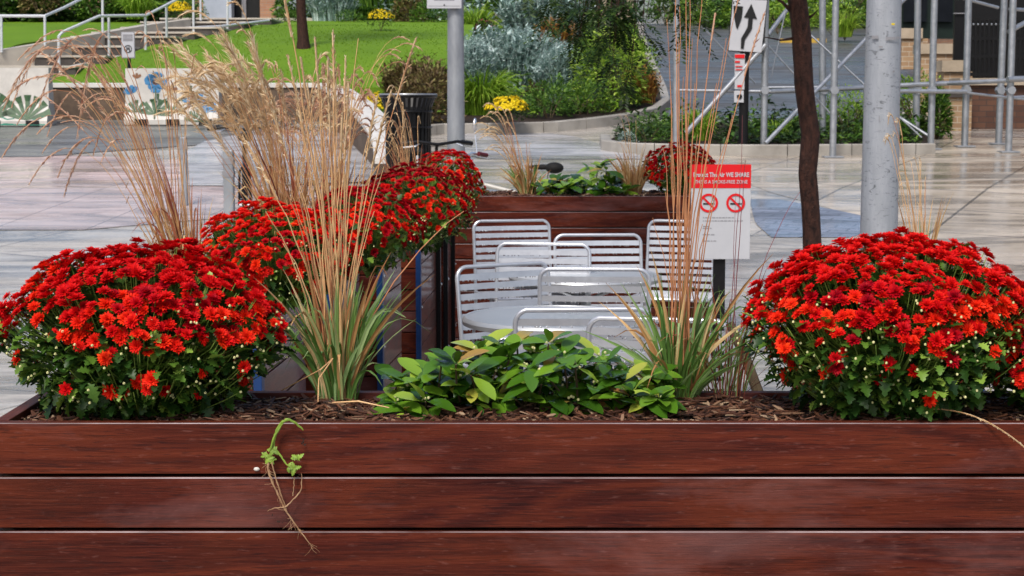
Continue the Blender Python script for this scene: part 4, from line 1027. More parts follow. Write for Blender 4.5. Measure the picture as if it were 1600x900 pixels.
# ============================================================ POLES, SIGNS, BIN
def small_sign_post():
    Y = 28.9; x = P(201.5, 90, Y).x; z0 = gz(Y)
    t = thing('dog_rules_sign', 'small white dog rules sign on a black stake beside the stair', 'sign', (x, Y, z0))
    MB().tube([(0, 0, 0), (0, 0, P(201, 60, Y).z-z0)], .03, 8).build('post', 'black_paint', t, True)
    zt, zb = P(201, 51, Y).z-z0, P(201, 90, Y).z-z0; hw = (P(211, 60, Y).x-P(192, 60, Y).x)/2
    MB().box((-hw-.012, -.05, zb-.012), (hw+.012, -.036, zt+.012), .003).build('frame', 'sign_grey', t)
    MB().box((-hw, -.056, zb), (hw, -.051, zt), .001).build('panel', 'sign_white', t)
    g = MB(); cz = zb+(zt-zb)*.34; n = 28; vs = [(q*math.cos(6.283*j/n), -.06, cz+q*math.sin(6.283*j/n)) for q in (.052, .066) for j in range(n)]
    g.add(vs, [(j, (j+1) % n, (j+1) % n+n, j+n) for j in range(n)])
    g.quad((-.035, -.0605, cz-.035), (-.02, -.0605, cz-.045), (-.006, -.0605, cz+.04), (-.02, -.0605, cz+.04)); g.quad((.02, -.0605, cz-.045), (.036, -.0605, cz-.035), (.022, -.0605, cz+.04), (.008, -.0605, cz+.04)); g.quad((-.02, -.061, cz-.008), (.02, -.061, cz-.008), (.02, -.061, cz+.012), (-.02, -.061, cz+.012))
    g.build('symbol', 'sign_black', t)
    g = MB().box((-hw*.8, -.059, zt-.14), (hw*.8, -.0565, zt-.03)); g.build('header', 'sign_grey', t)
    text(t, 'NO DOGS', (0, -.061, zt-.085), .05, 'sign_white', sx=.75)
small_sign_post()
def lamp_pole(label, px0, px1, Y, pytop, name='lamp_post', box=False, mat='galv_dull'):
    x = P((px0+px1)/2, 200, Y).x; r = (px1-px0)/2/F*Y; z0 = gz(Y)
    t = thing(name, label, 'lamp post', (x, Y, z0)); H = 7.5
    n = 14; MB().tube([(0, 0, H*i/n) for i in range(n+1)], [r*(1-.035*i) for i in range(n+1)], 28).build('shaft', mat, t, True)
    MB().tube([(0, 0, H), (0, 0, H+.5), (-.5, -.2, H+1.1), (-2, -.6, H+1.4)], .05, 10).build('arm', mat, t, True)
    MB().box((-2.6, -.8, H+1.3), (-1.9, -.45, H+1.46), .04).build('lamp_head', mat, t)
    return t, r, z0
t, r, z0 = lamp_pole('grey lamp post behind the rearmost left mum, with a notice at the top edge', 698, 727, 18.0, 0)
zb = P(722, 246, 18.0).z-z0
m = MB(); a_, b_ = .205, .155
m.add([(-a_, -a_, 0), (a_, -a_, 0), (a_, a_, 0), (-a_, a_, 0), (-b_, -b_, zb), (b_, -b_, zb), (b_, b_, zb), (-b_, b_, zb)], [(0, 1, 5, 4), (1, 2, 6, 5), (2, 3, 7, 6), (3, 0, 4, 7), (4, 5, 6, 7)]); 
m.build('base_box', 'galv', t)
zt0, zt1 = P(694, 13, 17.85).z, P(694, -40, 17.85).z; xw = .17
s = thing('notice_sign', 'white notice plate cut off by the top edge on the lamp post', 'sign', (P(694, 10, 17.85).x, 17.87, zt0))
xw = (P(721, 0, 17.85).x-P(667, 0, 17.85).x)/2
MB().box((-xw, 0, 0), (xw, .008, zt1-zt0), .003).build('panel', 'sign_white', s)
g = MB()
for (za, q) in ((.08, .6), (.105, .45)): g.quad((-xw*q, -.002, za), (xw*q, -.002, za), (xw*q, -.002, za+.008), (-xw*q, -.002, za+.008))
for (xa, xb, za, zc) in ((-xw*.93, xw*.93, .022, .026),): g.quad((xa, -.002, za), (xb, -.002, za), (xb, -.002, zc), (xa, -.002, zc))
g.build('print_lines', 'sign_grey', s); MB().blob((0, -.003, .035), .008, 8, 5).build('screw', 'sign_black', s, True)
t, r, z0 = lamp_pole('thick scuffed grey post behind the right mound', 1346, 1408, 9.0, 0)
# scuffs on the thick post: paint marks and sticker remains
m, nt, b = newmat('scuffed'); co = objco(nt, (1, 1, 1)); f = noise_tex(nt, objco(nt, (26, 26, 5)), 1, 6, .7); f2 = noise_tex(nt, objco(nt, (14, 14, 34)), 1, 6, .75, 1.5); f3 = noise_tex(nt, objco(nt, (3, 3, 3)), 1, 3)
c = ramp(nt, f, [(.3, (.25, .27, .30)), (.7, (.34, .36, .40))])
msk = ramp(nt, f2, [(.575, (0, 0, 0)), (.60, (1, 1, 1))]); gate = ramp(nt, f3, [(.42, (0, 0, 0)), (.58, (.85, .85, .85))])
c = mix(nt, mix(nt, 1, msk, gate, 'MULTIPLY'), c, (.07, .075, .085))
msk2 = ramp(nt, f2, [(.33, (.3, .3, .3)), (.37, (0, 0, 0))]); c = mix(nt, msk2, c, (.45, .47, .50))
L(nt, c, b.inputs['Base Color']); b.inputs['Roughness'].default_value = .42; b.inputs['Metallic'].default_value = .2; bump(nt, b, f2, .15, .004)
[ch for ch in t.children if ch.name.startswith('shaft')][0].data.materials[0] = MATS['scuffed']
def onpole(parent, r, Y, x, px, py, w, h, mat, name, tilt=0):
    xx = P(px, py, Y).x-x; a = math.asin(max(-.95, min(.95, xx/r))); z = P(px, py, Y).z
    n = 6; vs = []
    for i in range(n+1):
        aa = a-w/2/r+w/r*i/n
        for zz in (z-h/2, z+h/2): vs.append(((r+.0015)*math.sin(aa), -(r+.0015)*math.cos(aa), zz+tilt*(i-n/2)*.002))
    m = MB().add(vs, [(2*i, 2*i+2, 2*i+3, 2*i+1) for i in range(n)]); m.build(name, mat, parent)
x9 = t.location.x
onpole(t, r*.965, 9-.0, x9, 1389, 39, .018, .009, 'petal_yellow', 'sticker_scrap')
for (px, py, w, h) in ((1362, 59, .035, .016), (1385, 61, .05, .014), (1397, 60, .03, .012), (1370, 74, .02, .008), (1368, 185, .004, .03), (1352, 47, .01, .03), (1390, 112, .012, .01)):
    onpole(t, r*.975, 9.0, x9, px, py, w, h, 'sign_grey', 'tape_remnant')
# street tree with the dark trunk
tt = thing('street_tree', 'young tree with thin dark brown trunk and drooping leafy branches', 'tree', (P(1272, 400, 10.5).x, 10.5, 0))
o = V(tt.location)
pts = [P(1276, 640, 10.5), P(1272, 440, 10.5), P(1269, 360, 10.5), P(1262, 270, 10.5), P(1266, 210, 10.5), P(1256, 130, 10.5), P(1253, 60, 10.5), P(1246, 0, 10.5), P(1250, -90, 10.5), P(1235, -260, 10.6), P(1240, -420, 10.6)]
pts[0].z = 0; rr_ = [.075, .060, .056, .055, .057, .056, .057, .058, .05, .04, .02]
fine = []; fr_ = []
for i in range(len(pts)-1):
    for k in range(5):
        u = k/5; q = pts[i].lerp(pts[i+1], u); fine.append(q+V((noise.noise(q*4)*.006, noise.noise(q*4+V((9, 0, 0)))*.006, 0))); fr_.append((rr_[i]*(1-u)+rr_[i+1]*u)*(1+.05*noise.noise(q*7)))
MB().tube(fine+[pts[-1]], fr_+[.02], 18).build('trunk', 'bark', tt, True, world=True)
lm = MB(); limbs = []
def limb(a, b, c, d, r0):
    p = bez(a, b, c, 12, d); lm.tube(p, [r0*(1-.8*i/11) for i in range(12)], 7); limbs.append(p)
Yt = 10.5
limb(P(1247, -20, Yt), P(1210, -70, Yt), P(1120, -130, Yt-.3), P(960, -60, Yt-.6), .028)
limb(P(1248, -120, Yt), P(1150, -260, Yt), P(1000, -260, Yt-.4), P(880, -120, Yt-.5), .03)
limb(P(1250, -60, Yt), P(1180, -100, Yt+.3), P(1130, -100, Yt+.2), P(1080, -30, Yt+.1), .016)
limb(P(1246, -200, Yt), P(1320, -330, Yt+.4), P(1480, -380, Yt+.8), P(1620, -300, Yt+1), .03)
limb(P(1242, -300, Yt), P(1180, -420, Yt+.5), P(1050, -460, Yt+1), P(900, -380, Yt+1.3), .025)
limb(P(1242, -320, Yt), P(1300, -460, Yt-.5), P(1400, -520, Yt-.8), P(1500, -470, Yt-1), .025)
lm.tube([P(1240, 60, Yt), P(1220, 63, Yt-.05), P(1212, 61, Yt-.08), P(1195, 58, Yt-.1)], [.010, .006, .005, .003], 5)
lm.tube([P(1237, 18, Yt), P(1222, 3, Yt-.05), P(1205, -6, Yt-.1)], [.014, .009, .005], 5)
lm.tube([P(1265, 27, Yt), P(1272, 22, Yt-.05), P(1277, 16, Yt-.1)], [.01, .006, .003], 5)
def frond(mb, p, d, ln, n, ls, rr, droop=.6):
    d = V(d).normalized(); side = d.cross(V((0, 0, 1)))
    side = side.normalized() if side.length > .01 else V((1, 0, 0)); prev = p; tp = []
    for i in range(n):
        u = (i+1)/n; q = p+d*ln*u+V((0, 0, -droop*ln*u*u)); tp.append(q)
        for s_ in (-1, 1):
            a = side*s_+d*.45+V((0, 0, rr.uniform(-.5, .1))); a.normalize(); w = (q-prev).normalized()*ls*.20
            e = q+a*ls*rr.uniform(.7, 1.15)
            mb.add([q-w*.3, q+a*ls*.5-w, e, q+a*ls*.5+w], [(0, 1, 2, 3)])
        prev = q
fo = MB(); tw = MB(); rt = random.Random(8)
def spray(c, r, n, fl=.16, ls=.026, down=.5, top=False):
    for i in range(n):
        q = V(c)+V((rt.gauss(0, r[0]), rt.gauss(0, r[1]), rt.gauss(0, r[2])))
        if top and q.z < HC+q.y*.062+.12: continue
        a = rt.uniform(0, 6.28); frond(fo, q, (math.cos(a), math.sin(a), rt.uniform(-.9, .15)), fl*rt.uniform(.6, 1.3), 11, ls*rt.uniform(.8, 1.2), rt, down)
# hanging boughs seen in the picture
for (px, py, rx, rz, n) in ((885, 10, .06, .06, 60), (925, 25, .06, .08, 80), (962, 50, .05, .08, 80), (975, 15, .05, .07, 60), (955, 105, .03, .06, 26), (978, 135, .015, .06, 12), (940, 75, .045, .05, 30), (905, 70, .04, .05, 20), (850, -5, .06, .06, 30), (1075, 5, .04, .08, 26), (1080, 40, .02, .06, 9), (1070, -30, .08, .08, 30), (1000, 75, .03, .06, 14)):
    c = P(px, py, Yt-.5); spray(c, (rx, .16, rz), int(n*.42), .15, .040); top = P(px+20, -140, Yt-.4)
    for k in range(3): 
        e = c+V((rt.gauss(0, rx*.7), rt.gauss(0, .1), rt.uniform(-rz, rz))); tw.tube(bez(top, top.lerp(e, .6)+V((rt.uniform(-.08, .08), 0, .05)), e, 8), [.005, .005, .004, .004, .003, .003, .002, .001], 4)
for p_ in limbs:
    for i in range(4, 12):
        spray(p_[i]+V((0, 0, .15)), (.28, .3, .25), 20, .22, .04, .5, True)
fo.build('foliage', 'locust', tt, world=True); tw.build('twigs', 'bark', tt, world=True); lm.build('branches', 'bark', tt, True, world=True)
# far tree trunk on the lawn
Y = lhit(475, 75).y; t = thing('lawn_tree', 'small dark tree trunk standing on the bright lawn', 'tree', (P(474, 75, Y).x, Y, lz(Y)))
MB().tube([(0, 0, -.1), (0, 0, .15), (-.03, 0, .6), (-.05, 0, 1.4), (-.04, 0, 2.4), (0, 0, 4)], [.16, .115, .095, .09, .08, .05], 12).build('trunk', 'bark', t, True)
m = MB(); rt = random.Random(12)
for i in range(900):
    d = V((rt.gauss(0, 1), rt.gauss(0, 1), rt.gauss(0, .7))).normalized()*rt.uniform(.4, 1.6); m.leaf(V((0, 0, 4.6))+d, V((rt.gauss(0, 1), rt.gauss(0, 1), rt.gauss(0, 1))), V((0, 0, 1)), .16, OVAL)
m.build('crown', 'bg_green', t)
m = MB()
for i in range(7): a = i*.9; m.tube([(0, 0, 2.4+.2*i), (math.cos(a)*.5, math.sin(a)*.5, 3.4+.2*i), (math.cos(a)*1.1, math.sin(a)*1.1, 4.2+.15*i)], [.04, .025, .01], 5)
m.build('limbs', 'bark', t)
# litter bin
Yb = 19.0; xb = P(638, 220, Yb).x; zt = P(638, 150, Yb).z-gz(Yb)
t = thing('litter_bin', 'black slatted metal litter bin with flared rim beside the lamp post', 'litter bin', (xb, Yb, gz(Yb)))
MB().lathe((0, 0, 0), [(0, .05), (.20, .05), (.215, .06), (.235, zt-.2), (.23, zt-.15), (.0, zt-.4)], 28).build('liner', 'sign_black', t, True)
sl = MB()
for k in range(30):
    a = 6.283*k/30; ca, sa = math.cos(a), math.sin(a); pr = [(.235, .05), (.25, .25), (.25, zt-.28), (.262, zt-.12), (.30, zt-.02)]
    vs = []
    for (r_, z) in pr:
        for s_ in (-.017, .017): vs.append((r_*ca-s_*sa, r_*sa+s_*ca, z))
        for s_ in (.017, -.017): vs.append(((r_-.008)*ca-s_*sa, (r_-.008)*sa+s_*ca, z))
    sl.add(vs, [(i*4+j, i*4+4+j, i*4+4+(j+1) % 4, i*4+(j+1) % 4) for i in range(4) for j in range(4)])
sl.build('slats', 'black_paint', t)
rg = MB()
for (r_, z, th) in ((.305, zt, .018), (.25, .06, .02), (.258, .30, .012), (.262, zt-.17, .010), (.256, zt-.34, .01)): rg.tube([(r_*math.cos(6.2832*j/36), r_*math.sin(6.2832*j/36), z) for j in range(37)], th, 8, False)
rg.build('hoops', 'black_paint', t, True)
MB().tube([(.31*math.cos(6.2832*j/36), .31*math.sin(6.2832*j/36), zt+.016) for j in range(37)], .010, 8, False).build('rim', 'galv', t, True)
# grey bollards with reflective bands
for (px, wpx, Y, pyt, lb) in ((357, 16, 14.9, 234, 'grey square bollard with dark bands right next to the parked bicycle'), (287, 10, 18.0, 214, 'slimmer grey banded bollard left of the bicycle'), (420, 14, 17.5, 236, 'grey banded bollard hidden among the grass right of the bicycle')):
    x = P(px, 240, Y).x; h_ = P(px, pyt, Y).z-gz(Y); w_ = wpx/F*Y/2
    t = thing('bollard', lb, 'bollard', (x, Y, gz(Y)), 0, 'grey banded bollards')
    MB().box((-w_, -w_, 0), (w_, w_, h_), .012).build('post', 'galv_dull', t)
    for k in (0, 1):
        z = h_-.07-.11*k; MB().box((-w_-.003, -w_-.003, z-.055), (w_+.003, w_+.003, z), .002).build('reflective_band', 'sign_grey', t)

# ============================================================ BICYCLES
def bike(label, x, Y, rz, frame='black_paint', seatm='rubber', basket=False, z0=None):
    t = thing('parked_bicycle', label, 'bicycle', (x, Y, gz(Y) if z0 is None else z0), rz)
    R_ = .34
    for wx in (-.52, .52):
        w = MB().tube([(wx+R_*math.cos(6.2832*j/40), 0, R_+R_*math.sin(6.2832*j/40)) for j in range(41)], .02, 8, False).build('wheel', 'rubber', t, True)
        MB().tube([(wx+(R_-.03)*math.cos(6.2832*j/40), 0, R_+(R_-.03)*math.sin(6.2832*j/40)) for j in range(41)], .011, 6, False).build('rim', 'chrome', w, True)
        sp = MB()
        for j in range(24): a = 6.2832*j/24; sp.tube([(wx, .02*(-1)**j, R_), (wx+(R_-.03)*math.cos(a), 0, R_+(R_-.03)*math.sin(a))], .0016, 3, False)
        sp.tube([(wx, -.05, R_), (wx, .05, R_)], .022, 8); sp.build('spokes', 'chrome', w)
        MB().tube([(wx+(R_+.035)*math.cos(a), 0, R_+(R_+.035)*math.sin(a)) for a in [.1+j*.15 for j in range(18)]], .018, 6).build('mudguard', frame, t, True)
    hd, bb, st, sd = V((.40, 0, .86)), V((-.08, 0, .28)), V((-.20, 0, .72)), V((-.23, 0, .90))
    f = MB()
    f.tube([hd, V((.44, 0, .68))], .018, 8); f.tube([V((.43, 0, .74)), bb], .018, 8); f.tube([V((.405, 0, .82)), V((-.19, 0, .68))], .015, 8); f.tube([bb, st], .016, 8)
    for s_ in (-1, 1):
        f.tube([bb, V((-.52, .05*s_, R_))], .010, 6); f.tube([V((-.19, 0, .66)), V((-.52, .05*s_, R_))], .009, 6); f.tube([V((.44, .0, .70)), V((.46, .045*s_, .64)), V((.52, .05*s_, R_))], .012, 6)
    f.build('frame', frame, t, True)
    MB().tube([st, sd], .013, 8).build('seat_post', 'chrome', t, True)
    s = MB().blob(sd+V((-.05, 0, .03)), (.075, .07, .045), 14, 8); s.blob(sd+V((.05, 0, .035)), (.11, .028, .022), 10, 6); s.build('saddle', seatm, t, True)
    h = MB().tube([V((.40, 0, .86)), V((.385, 0, .98)), V((.42, 0, 1.01))], .014, 8); h.tube([(.38, -.30, 1.02), (.43, -.17, 1.035), (.43, 0, 1.01), (.43, .17, 1.035), (.38, .30, 1.02)], .013, 8); h.build('handlebar', 'black_paint' if frame != 'white_paint' else 'chrome', t, True)
    for s_ in (-1, 1):
        MB().tube([(.34, .32*s_, 1.015), (.385, .22*s_, 1.03)], .019, 8).build('grip', 'rubber' if frame != 'white_paint' else 'bike_red', t, True)
        MB().tube([(.43, .16*s_, 1.02), (.47, .2*s_, 1.0), (.42, .29*s_, .99)], .006, 5).build('brake_lever', 'chrome', t, True)
    p_ = MB().lathe((0, 0, 0), [(0, 0), (.09, 0), (.09, .006), (0, .006)], 20); p_.v = [(v[0]-.08, v[2]-.05, v[1]+.28) for v in p_.v]; p_.build('chainring', 'chrome', t)
    for s_ in (-1, 1): c_ = MB().tube([(-.08, .06*s_, .28), (-.08+.13*s_, .07*s_, .20)], .009, 6).build('crank', 'chrome', t, True); MB().box((-.12+.13*s_, .07*s_-.0, .19), (-.04+.13*s_, .07*s_+.09, .21), .004).build('pedal', 'rubber', c_)
    if basket:
        b_ = MB()
        for z in (.80, .88, .96): b_.tube([(.48, -.15, z), (.70, -.17, z), (.70, .17, z), (.48, .15, z), (.48, -.15, z)], .005, 5)
        for y in (-.15, -.09, -.03, .03, .09, .15): b_.tube([(.70, y*1.1, .8), (.70, y*1.1, .97)], .004, 4); b_.tube([(.48, y, .97), (.48, y, .8), (.70, y*1.1, .8)], .004, 4)
        b_.build('basket', 'chrome', t)
    m_ = MB().tube([(.40, -.24, 1.03), (.42, -.27, 1.14), (.43, -.28, 1.22)], .004, 5); m_.blob((.43, -.29, 1.26), (.018, .035, .06), 10, 6)
    if basket: m_.build('mirror', 'chrome', t, True)
    return t
bike('black bicycle seen end-on beside the banded bollard at left', P(372, 240, 15.5).x, 15.6+.3, rad(-82))
bike('white bicycle with wire basket and dark red grips behind the far planter', P(812, 240, 13.6).x, 13.7, rad(168), 'white_paint', 'rubber', True)
bike('dark bicycle leaning near the litter bin with handlebars over the red mum', P(662, 240, 14.6).x, 14.7, rad(-72), 'black_paint')

# ============================================================ ROAD SIGN ON BLACK POST
Y = 24.6; pc = hit(1160, 240); Y = pc.y-.1
t = thing('keep_right_sign', 'white sign with a black curving arrow on a black post by the uphill road', 'sign', (P(1161, 240, Y).x, Y, gz(Y))); x0_ = t.location.x; z0 = gz(Y)
MB().tube([(0, 0, 0), (.0, .0, P(1163, 100, Y).z-z0), (.05, 0, P(1170, -30, Y).z-z0)], .068, 10).build('post', 'black_paint', t, True)
MB().lathe((0, 0, 0), [(0, .05), (.10, .05), (.20, .03), (.22, 0)], 20).build('base', 'sign_black', t, True)
def flat(pts, Yd, mat, name, parent, th=.012):
    q = [P(a, b, Y+Yd)-V((x0_, Y, z0)) for (a, b) in pts]; k = len(q)
    MB().add(q+[v+V((0, th, 0)) for v in q], [tuple(range(k-1, -1, -1)), tuple(range(k, 2*k))]+[(i, (i+1) % k, (i+1) % k+k, i+k) for i in range(k)]).build(name, mat, parent)
flat([(1144, -3), (1200, -1), (1191, 84), (1137, 80)], -.085, 'sign_black', 'border', t)
flat([(1145.5, -1.5), (1198.5, .5), (1189.5, 82), (1138.5, 78.5)], -.10, 'sign_white', 'panel', t, .008)
flat([(1146, 9), (1161, 10), (1159, 28), (1152.5, 46), (1150, 42), (1147, 26)], -.112, 'sign_black', 'island_symbol', t, .006)
flat([(1174, 6), (1183, 30), (1176.5, 28.5), (1175, 45), (1169, 55), (1164, 62), (1162, 76), (1157.5, 76), (1158, 60), (1164, 50), (1168, 42), (1169.5, 28), (1162.5, 27)], -.112, 'sign_black', 'arrow_symbol', t, .006)
s = thing('parking_sign', 'narrow red and white parking sign below the arrow sign', 'sign', P(1155, 120, Y-.09)); x0_, z0 = s.location.x, s.location.z
Yk = Y
def flat2(pts, Yd, mat, name, th=.01):
    q = [P(a, b, Yk+Yd)-V(s.location) for (a, b) in pts]; k = len(q)
    MB().add(q+[v+V((0, th, 0)) for v in q], [tuple(range(k-1, -1, -1)), tuple(range(k, 2*k))]+[(i, (i+1) % k, (i+1) % k+k, i+k) for i in range(k)]).build(name, mat, s)
flat2([(1148, 84), (1164, 84), (1163, 140), (1148, 139)], -.09, 'sign_white', 'panel')
flat2([(1148.3, 85), (1163.5, 85), (1163.2, 91), (1148.3, 90.5)], -.104, 'sign_red', 'header')
flat2([(1148.5, 95), (1156, 95), (1156, 98), (1148.5, 98)], -.104, 'sign_red', 'print_line'); flat2([(1149, 103), (1160, 103), (1160, 104.5), (1149, 104.5)], -.104, 'sign_red', 'print_line'); flat2([(1149, 108), (1160, 108), (1160, 109.5), (1149, 109.5)], -.104, 'sign_red', 'print_line'); flat2([(1152, 133), (1159, 132.6), (1159, 136), (1152, 136)], -.104, 'sign_red', 'arrow')
flat2([(1147, 141.5), (1162, 141.5), (1162, 160), (1147, 160)], -.09, 'sign_white', 'lower_panel'); flat2([(1151, 149), (1158, 147), (1160, 151), (1157, 155), (1152, 153)], -.104, 'sign_black', 'symbol')

# ============================================================ SCAFFOLD
def pipe(t, px0, py0, px1, py1, Y0, Y1, r, name='tube', mat='galv'):
    MB().tube([P(px0, py0, Y0), P(px1, py1, Y1)], r, 10).build(name, mat, t, True, world=True)
ups = [(1193, 240, 24.0), (1285, 232, 26.0), (1301, 246, 23.4), (1431, 231, 26.0), (1454, 236, 24.6), (1507, 234, 25.0), (1560, 232, 25.4), (1576, 232, 24.2)]
t = thing('scaffold', 'grey pipe scaffold of upright tubes and crossed braces along the pavement', 'scaffold', (P(1193, 240, 24).x, 24, gz(24)))
for i, (px, py, Y) in enumerate(ups):
    zt = 5.2; b_ = P(px, py, Y); b_.z = gz(Y); rr_ = 5.3/F*Y
    lean = {1285: -.10, 1431: -.06, 1560: .05}.get(px, 0)
    u_ = MB().tube([b_, V((b_.x+lean, Y, zt+1))], rr_, 12).build('upright', 'galv', t, True, world=True)
    MB().box((b_.x-.13, Y-.13, gz(Y)+.0), (b_.x+.13, Y+.13, gz(Y)+.022), .003).build('base_plate', 'galv_dull', u_, world=True)
    MB().tube([V((b_.x, Y-rr_*1.5, P(px, 141, Y).z)), V((b_.x, Y+rr_*1.5, P(px, 141, Y).z))], rr_*1.25, 8).build('clamp', 'galv_dull', u_, world=True)
for (a, b, c, d, Ya, Yb, r) in ((1058, 141, 1204, 143, 24.0, 24.0, .022), (1200, 143, 1350, 137, 24.2, 24.8, .034), (1200, 137, 1290, 136, 26, 26, .024), (1340, 137, 1480, 130, 24.8, 25.0, .036), (1350, 142, 1510, 143, 24.2, 24.6, .030), (1480, 130, 1576, 126, 25, 24.3, .034), (1510, 145, 1600, 155, 24.6, 24.8, .018), (1574, 124, 1640, 122, 24.1, 24.3, .042), (1570, 153, 1650, 148, 25, 25.2, .022)): pipe(t, a, b, c, d, Ya, Yb, r, 'ledger')
for (a, b, c, d, Ya, Yb, r) in ((1072, 208, 1196, 70, 23.9, 23.9, .036), (1196, 224, 1356, 58, 23.7, 24.9, .030), (1200, 55, 1232, 12, 24.5, 24.8, .032), (1240, 30, 1440, 215, 25.3, 24.7, .014), (1190, 60, 1300, 180, 24.4, 24.4, .012), (1400, 12, 1420, -8, 24.6, 24.8, .03), (1400, 180, 1456, 216, 24.9, 24.7, .024), (1500, -4, 1560, 12, 25, 25.2, .024), (1576, 50, 1620, 25, 24.3, 24.6, .034), (1578, 14, 1640, 18, 24.3, 24.8, .026), (1096, 40, 1180, 130, 25, 25, .012), (1230, 5, 1205, 120, 24.4, 24.4, .010)): pipe(t, a, b, c, d, Ya, Yb, r, 'brace')
for (px, Y, py) in ((1455, 24.6, 232), (1301, 23.4, 246)):
    pass
# scaffold legs and top boards above the picture
for Yd in (24.0, 26.0):
    a, b_ = P(1180, 0, Yd), P(1700, 0, Yd); MB().box((a.x, Yd-.05, 5.0), (b_.x, Yd+.05, 5.2), .01).build('beam', 'galv_dull', t, world=True)
Y = 23.0
t = thing('sign_pole', 'slim galvanised pole behind the reddish foreground grass', 'pole', (P(1056, 226, Y).x, Y, gz(Y)))
MB().tube([(0, 0, -.02), (-.02, 0, 5)], .042, 12).build('pole', 'galv', t, True)

# ============================================================ BUILDINGS AND FENCE
def W3(px, py, Y): return P(px, py, Y)
Y = 27.0
a = P(1400, 0, 33.0).x
t = thing('brick_building', 'tan brick and limestone building front behind the scaffold at right', 'building', (P(1520, 200, 27.5).x, 28, gz(28)))
def wbox(px0, py0, px1, py1, Y, d, mat, name, par=None, bev=.0, down=False):
    p0, p1 = P(px0, py1, Y), P(px1, py0, Y); z0 = gz(Y)-.1 if down else p0.z
    return MB().box((p0.x, Y, z0), (p1.x, Y+d, p1.z), bev).build(name, mat, par or t, world=True)
wbox(1481, 150, 1519, 0, 27.6, .5, 'brick_tan', 'brick_pier', down=True)
wbox(1478, 140, 1520, 152, 27.55, .6, 'dark_stone', 'pier_cap')
wbox(1519.5, 133, 1900, 0, 27.9, .5, 'brick_dark', 'brick_wall', down=True)
wbox(1470, 216, 1530, 240, 27.2, .35, 'dark_stone', 'plinth', down=True)
wbox(1500, 122, 1900, 133, 27.8, .7, 'limestone', 'ledge')
wbox(1472, 94, 1512, 112, 29.0, .5, 'limestone', 'coping_stone'); wbox(1474, 112, 1520, 150, 29.05, .45, 'brick_tan', 'stepped_wall', down=True)
wbox(1436, 68, 1490, 84, 30.6, .5, 'limestone', 'coping_stone'); wbox(1438, 84, 1500, 150, 30.65, .45, 'brick_tan', 'stepped_wall', down=True)
wbox(1406, 44, 1442, 60, 32.4, .5, 'limestone', 'coping_stone'); wbox(1408, 60, 1450, 108, 32.45, .45, 'brick_tan', 'stepped_wall')
w_ = wbox(1404, -200, 1960, 60, 34.5, .4, 'dark_green', 'upper_front')
for (x0_, x1_) in ((1412, 1452), (1462, 1492)): wbox(x0_, -120, x1_, 34, 34.4, .06, 'dark_glass', 'window')
MB().box((11.0, 35.3, 2.5), (32, 48, 7.5)).build('main_block', 'brick', t, world=True)
t2 = thing('entrance_door', 'black panelled door left of the iron gate, behind the scaffold tubes', 'door', P(1500, 90, 29.6)); t = t2
wbox(1490, 0, 1510, 94, 29.6, .08, 'black_paint', 'door_leaf', t2); wbox(1490, 20, 1512, 21.5, 29.56, .03, 'sign_grey', 'door_rail', t2)
t = thing('iron_gate', 'black iron gate with pointed bars on the limestone ledge', 'gate', P(1532, 120, 28.1))
for k in range(14):
    px = 1514+k*7; MB().tube([P(px, 121, 28.1), P(px, 32, 28.1)], .016, 6).build('bar', 'black_paint', t, world=True)
for py in (28, 88, 116, 60): MB().box((P(1510, py, 28.1).x, 28.07, P(0, py, 28.1).z-.03), (P(1610, py, 28.1).x, 28.13, P(0, py, 28.1).z+.03)).build('cross_rail', 'black_paint', t, world=True)
fn = MB()
for k in range(14): fn.blob(P(1514+k*7, 38, 28.05), .018, 6, 4)
fn.build('rosettes', 'galv', t); 
for ch in t.children:
    if ch.name.startswith('rosettes'):
        for v in ch.data.vertices: v.co -= root_loc(t)
# dark recess behind the gate
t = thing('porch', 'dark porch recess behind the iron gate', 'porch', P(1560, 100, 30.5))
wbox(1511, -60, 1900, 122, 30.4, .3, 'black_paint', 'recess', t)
# building top middle-left
Y = 47.0
t = thing('grey_entrance', 'grey columns and dark doorway at the top of the stair', 'building', P(370, 30, Y))
wbox(318, -300, 337, 36, Y, .5, 'column_grey', 'column'); wbox(339, -300, 356, 36, Y-.3, .5, 'column_grey', 'column')
wbox(356.5, -300, 406, 36, Y+.3, .3, 'dark_glass', 'doorway'); wbox(378, -300, 379.5, 32, Y+.24, .05, 'sign_grey', 'door_frame')
wbox(406.5, -300, 431, 33, Y, .6, 'brick', 'brick_pier'); wbox(432, -300, 437, 33, Y-.1, .5, 'white_paint', 'trim'); wbox(438, -300, 520, 30, Y, .4, 'column_grey', 'side_wall'); 
wbox(300, 28, 520, 40, Y-1.5, 2.5, 'concrete', 'landing')
t = thing('long_building', 'tan building with dark windows glimpsed along the top edge', 'building', P(760, 30, 60))
m = MB().box((-46, 58, 1), (P(318, 0, 58).x, 66, 8.2)); m.build('left_wing', 'brick', t, world=True)
m = MB().box((P(520, 0, 58).x, 58, 1), (P(990, 0, 58).x, 66, 8.2)); m.build('right_wing', 'limestone', t, world=True)
for k in range(12):
    px = 530+k*38; zt = 5.0; x = P(px, 0, 57.9).x
    f_ = MB().box((x, 57.9, 4.6), (x+.65, 57.99, 7.4)).build('window', 'dark_glass', t, world=True)
for k in range(14):
    x = -44+k*2.4; f_ = MB().box((x, 57.9, 5.6), (x+1.2, 57.99, 7.4)).build('window', 'dark_glass', t, world=True)

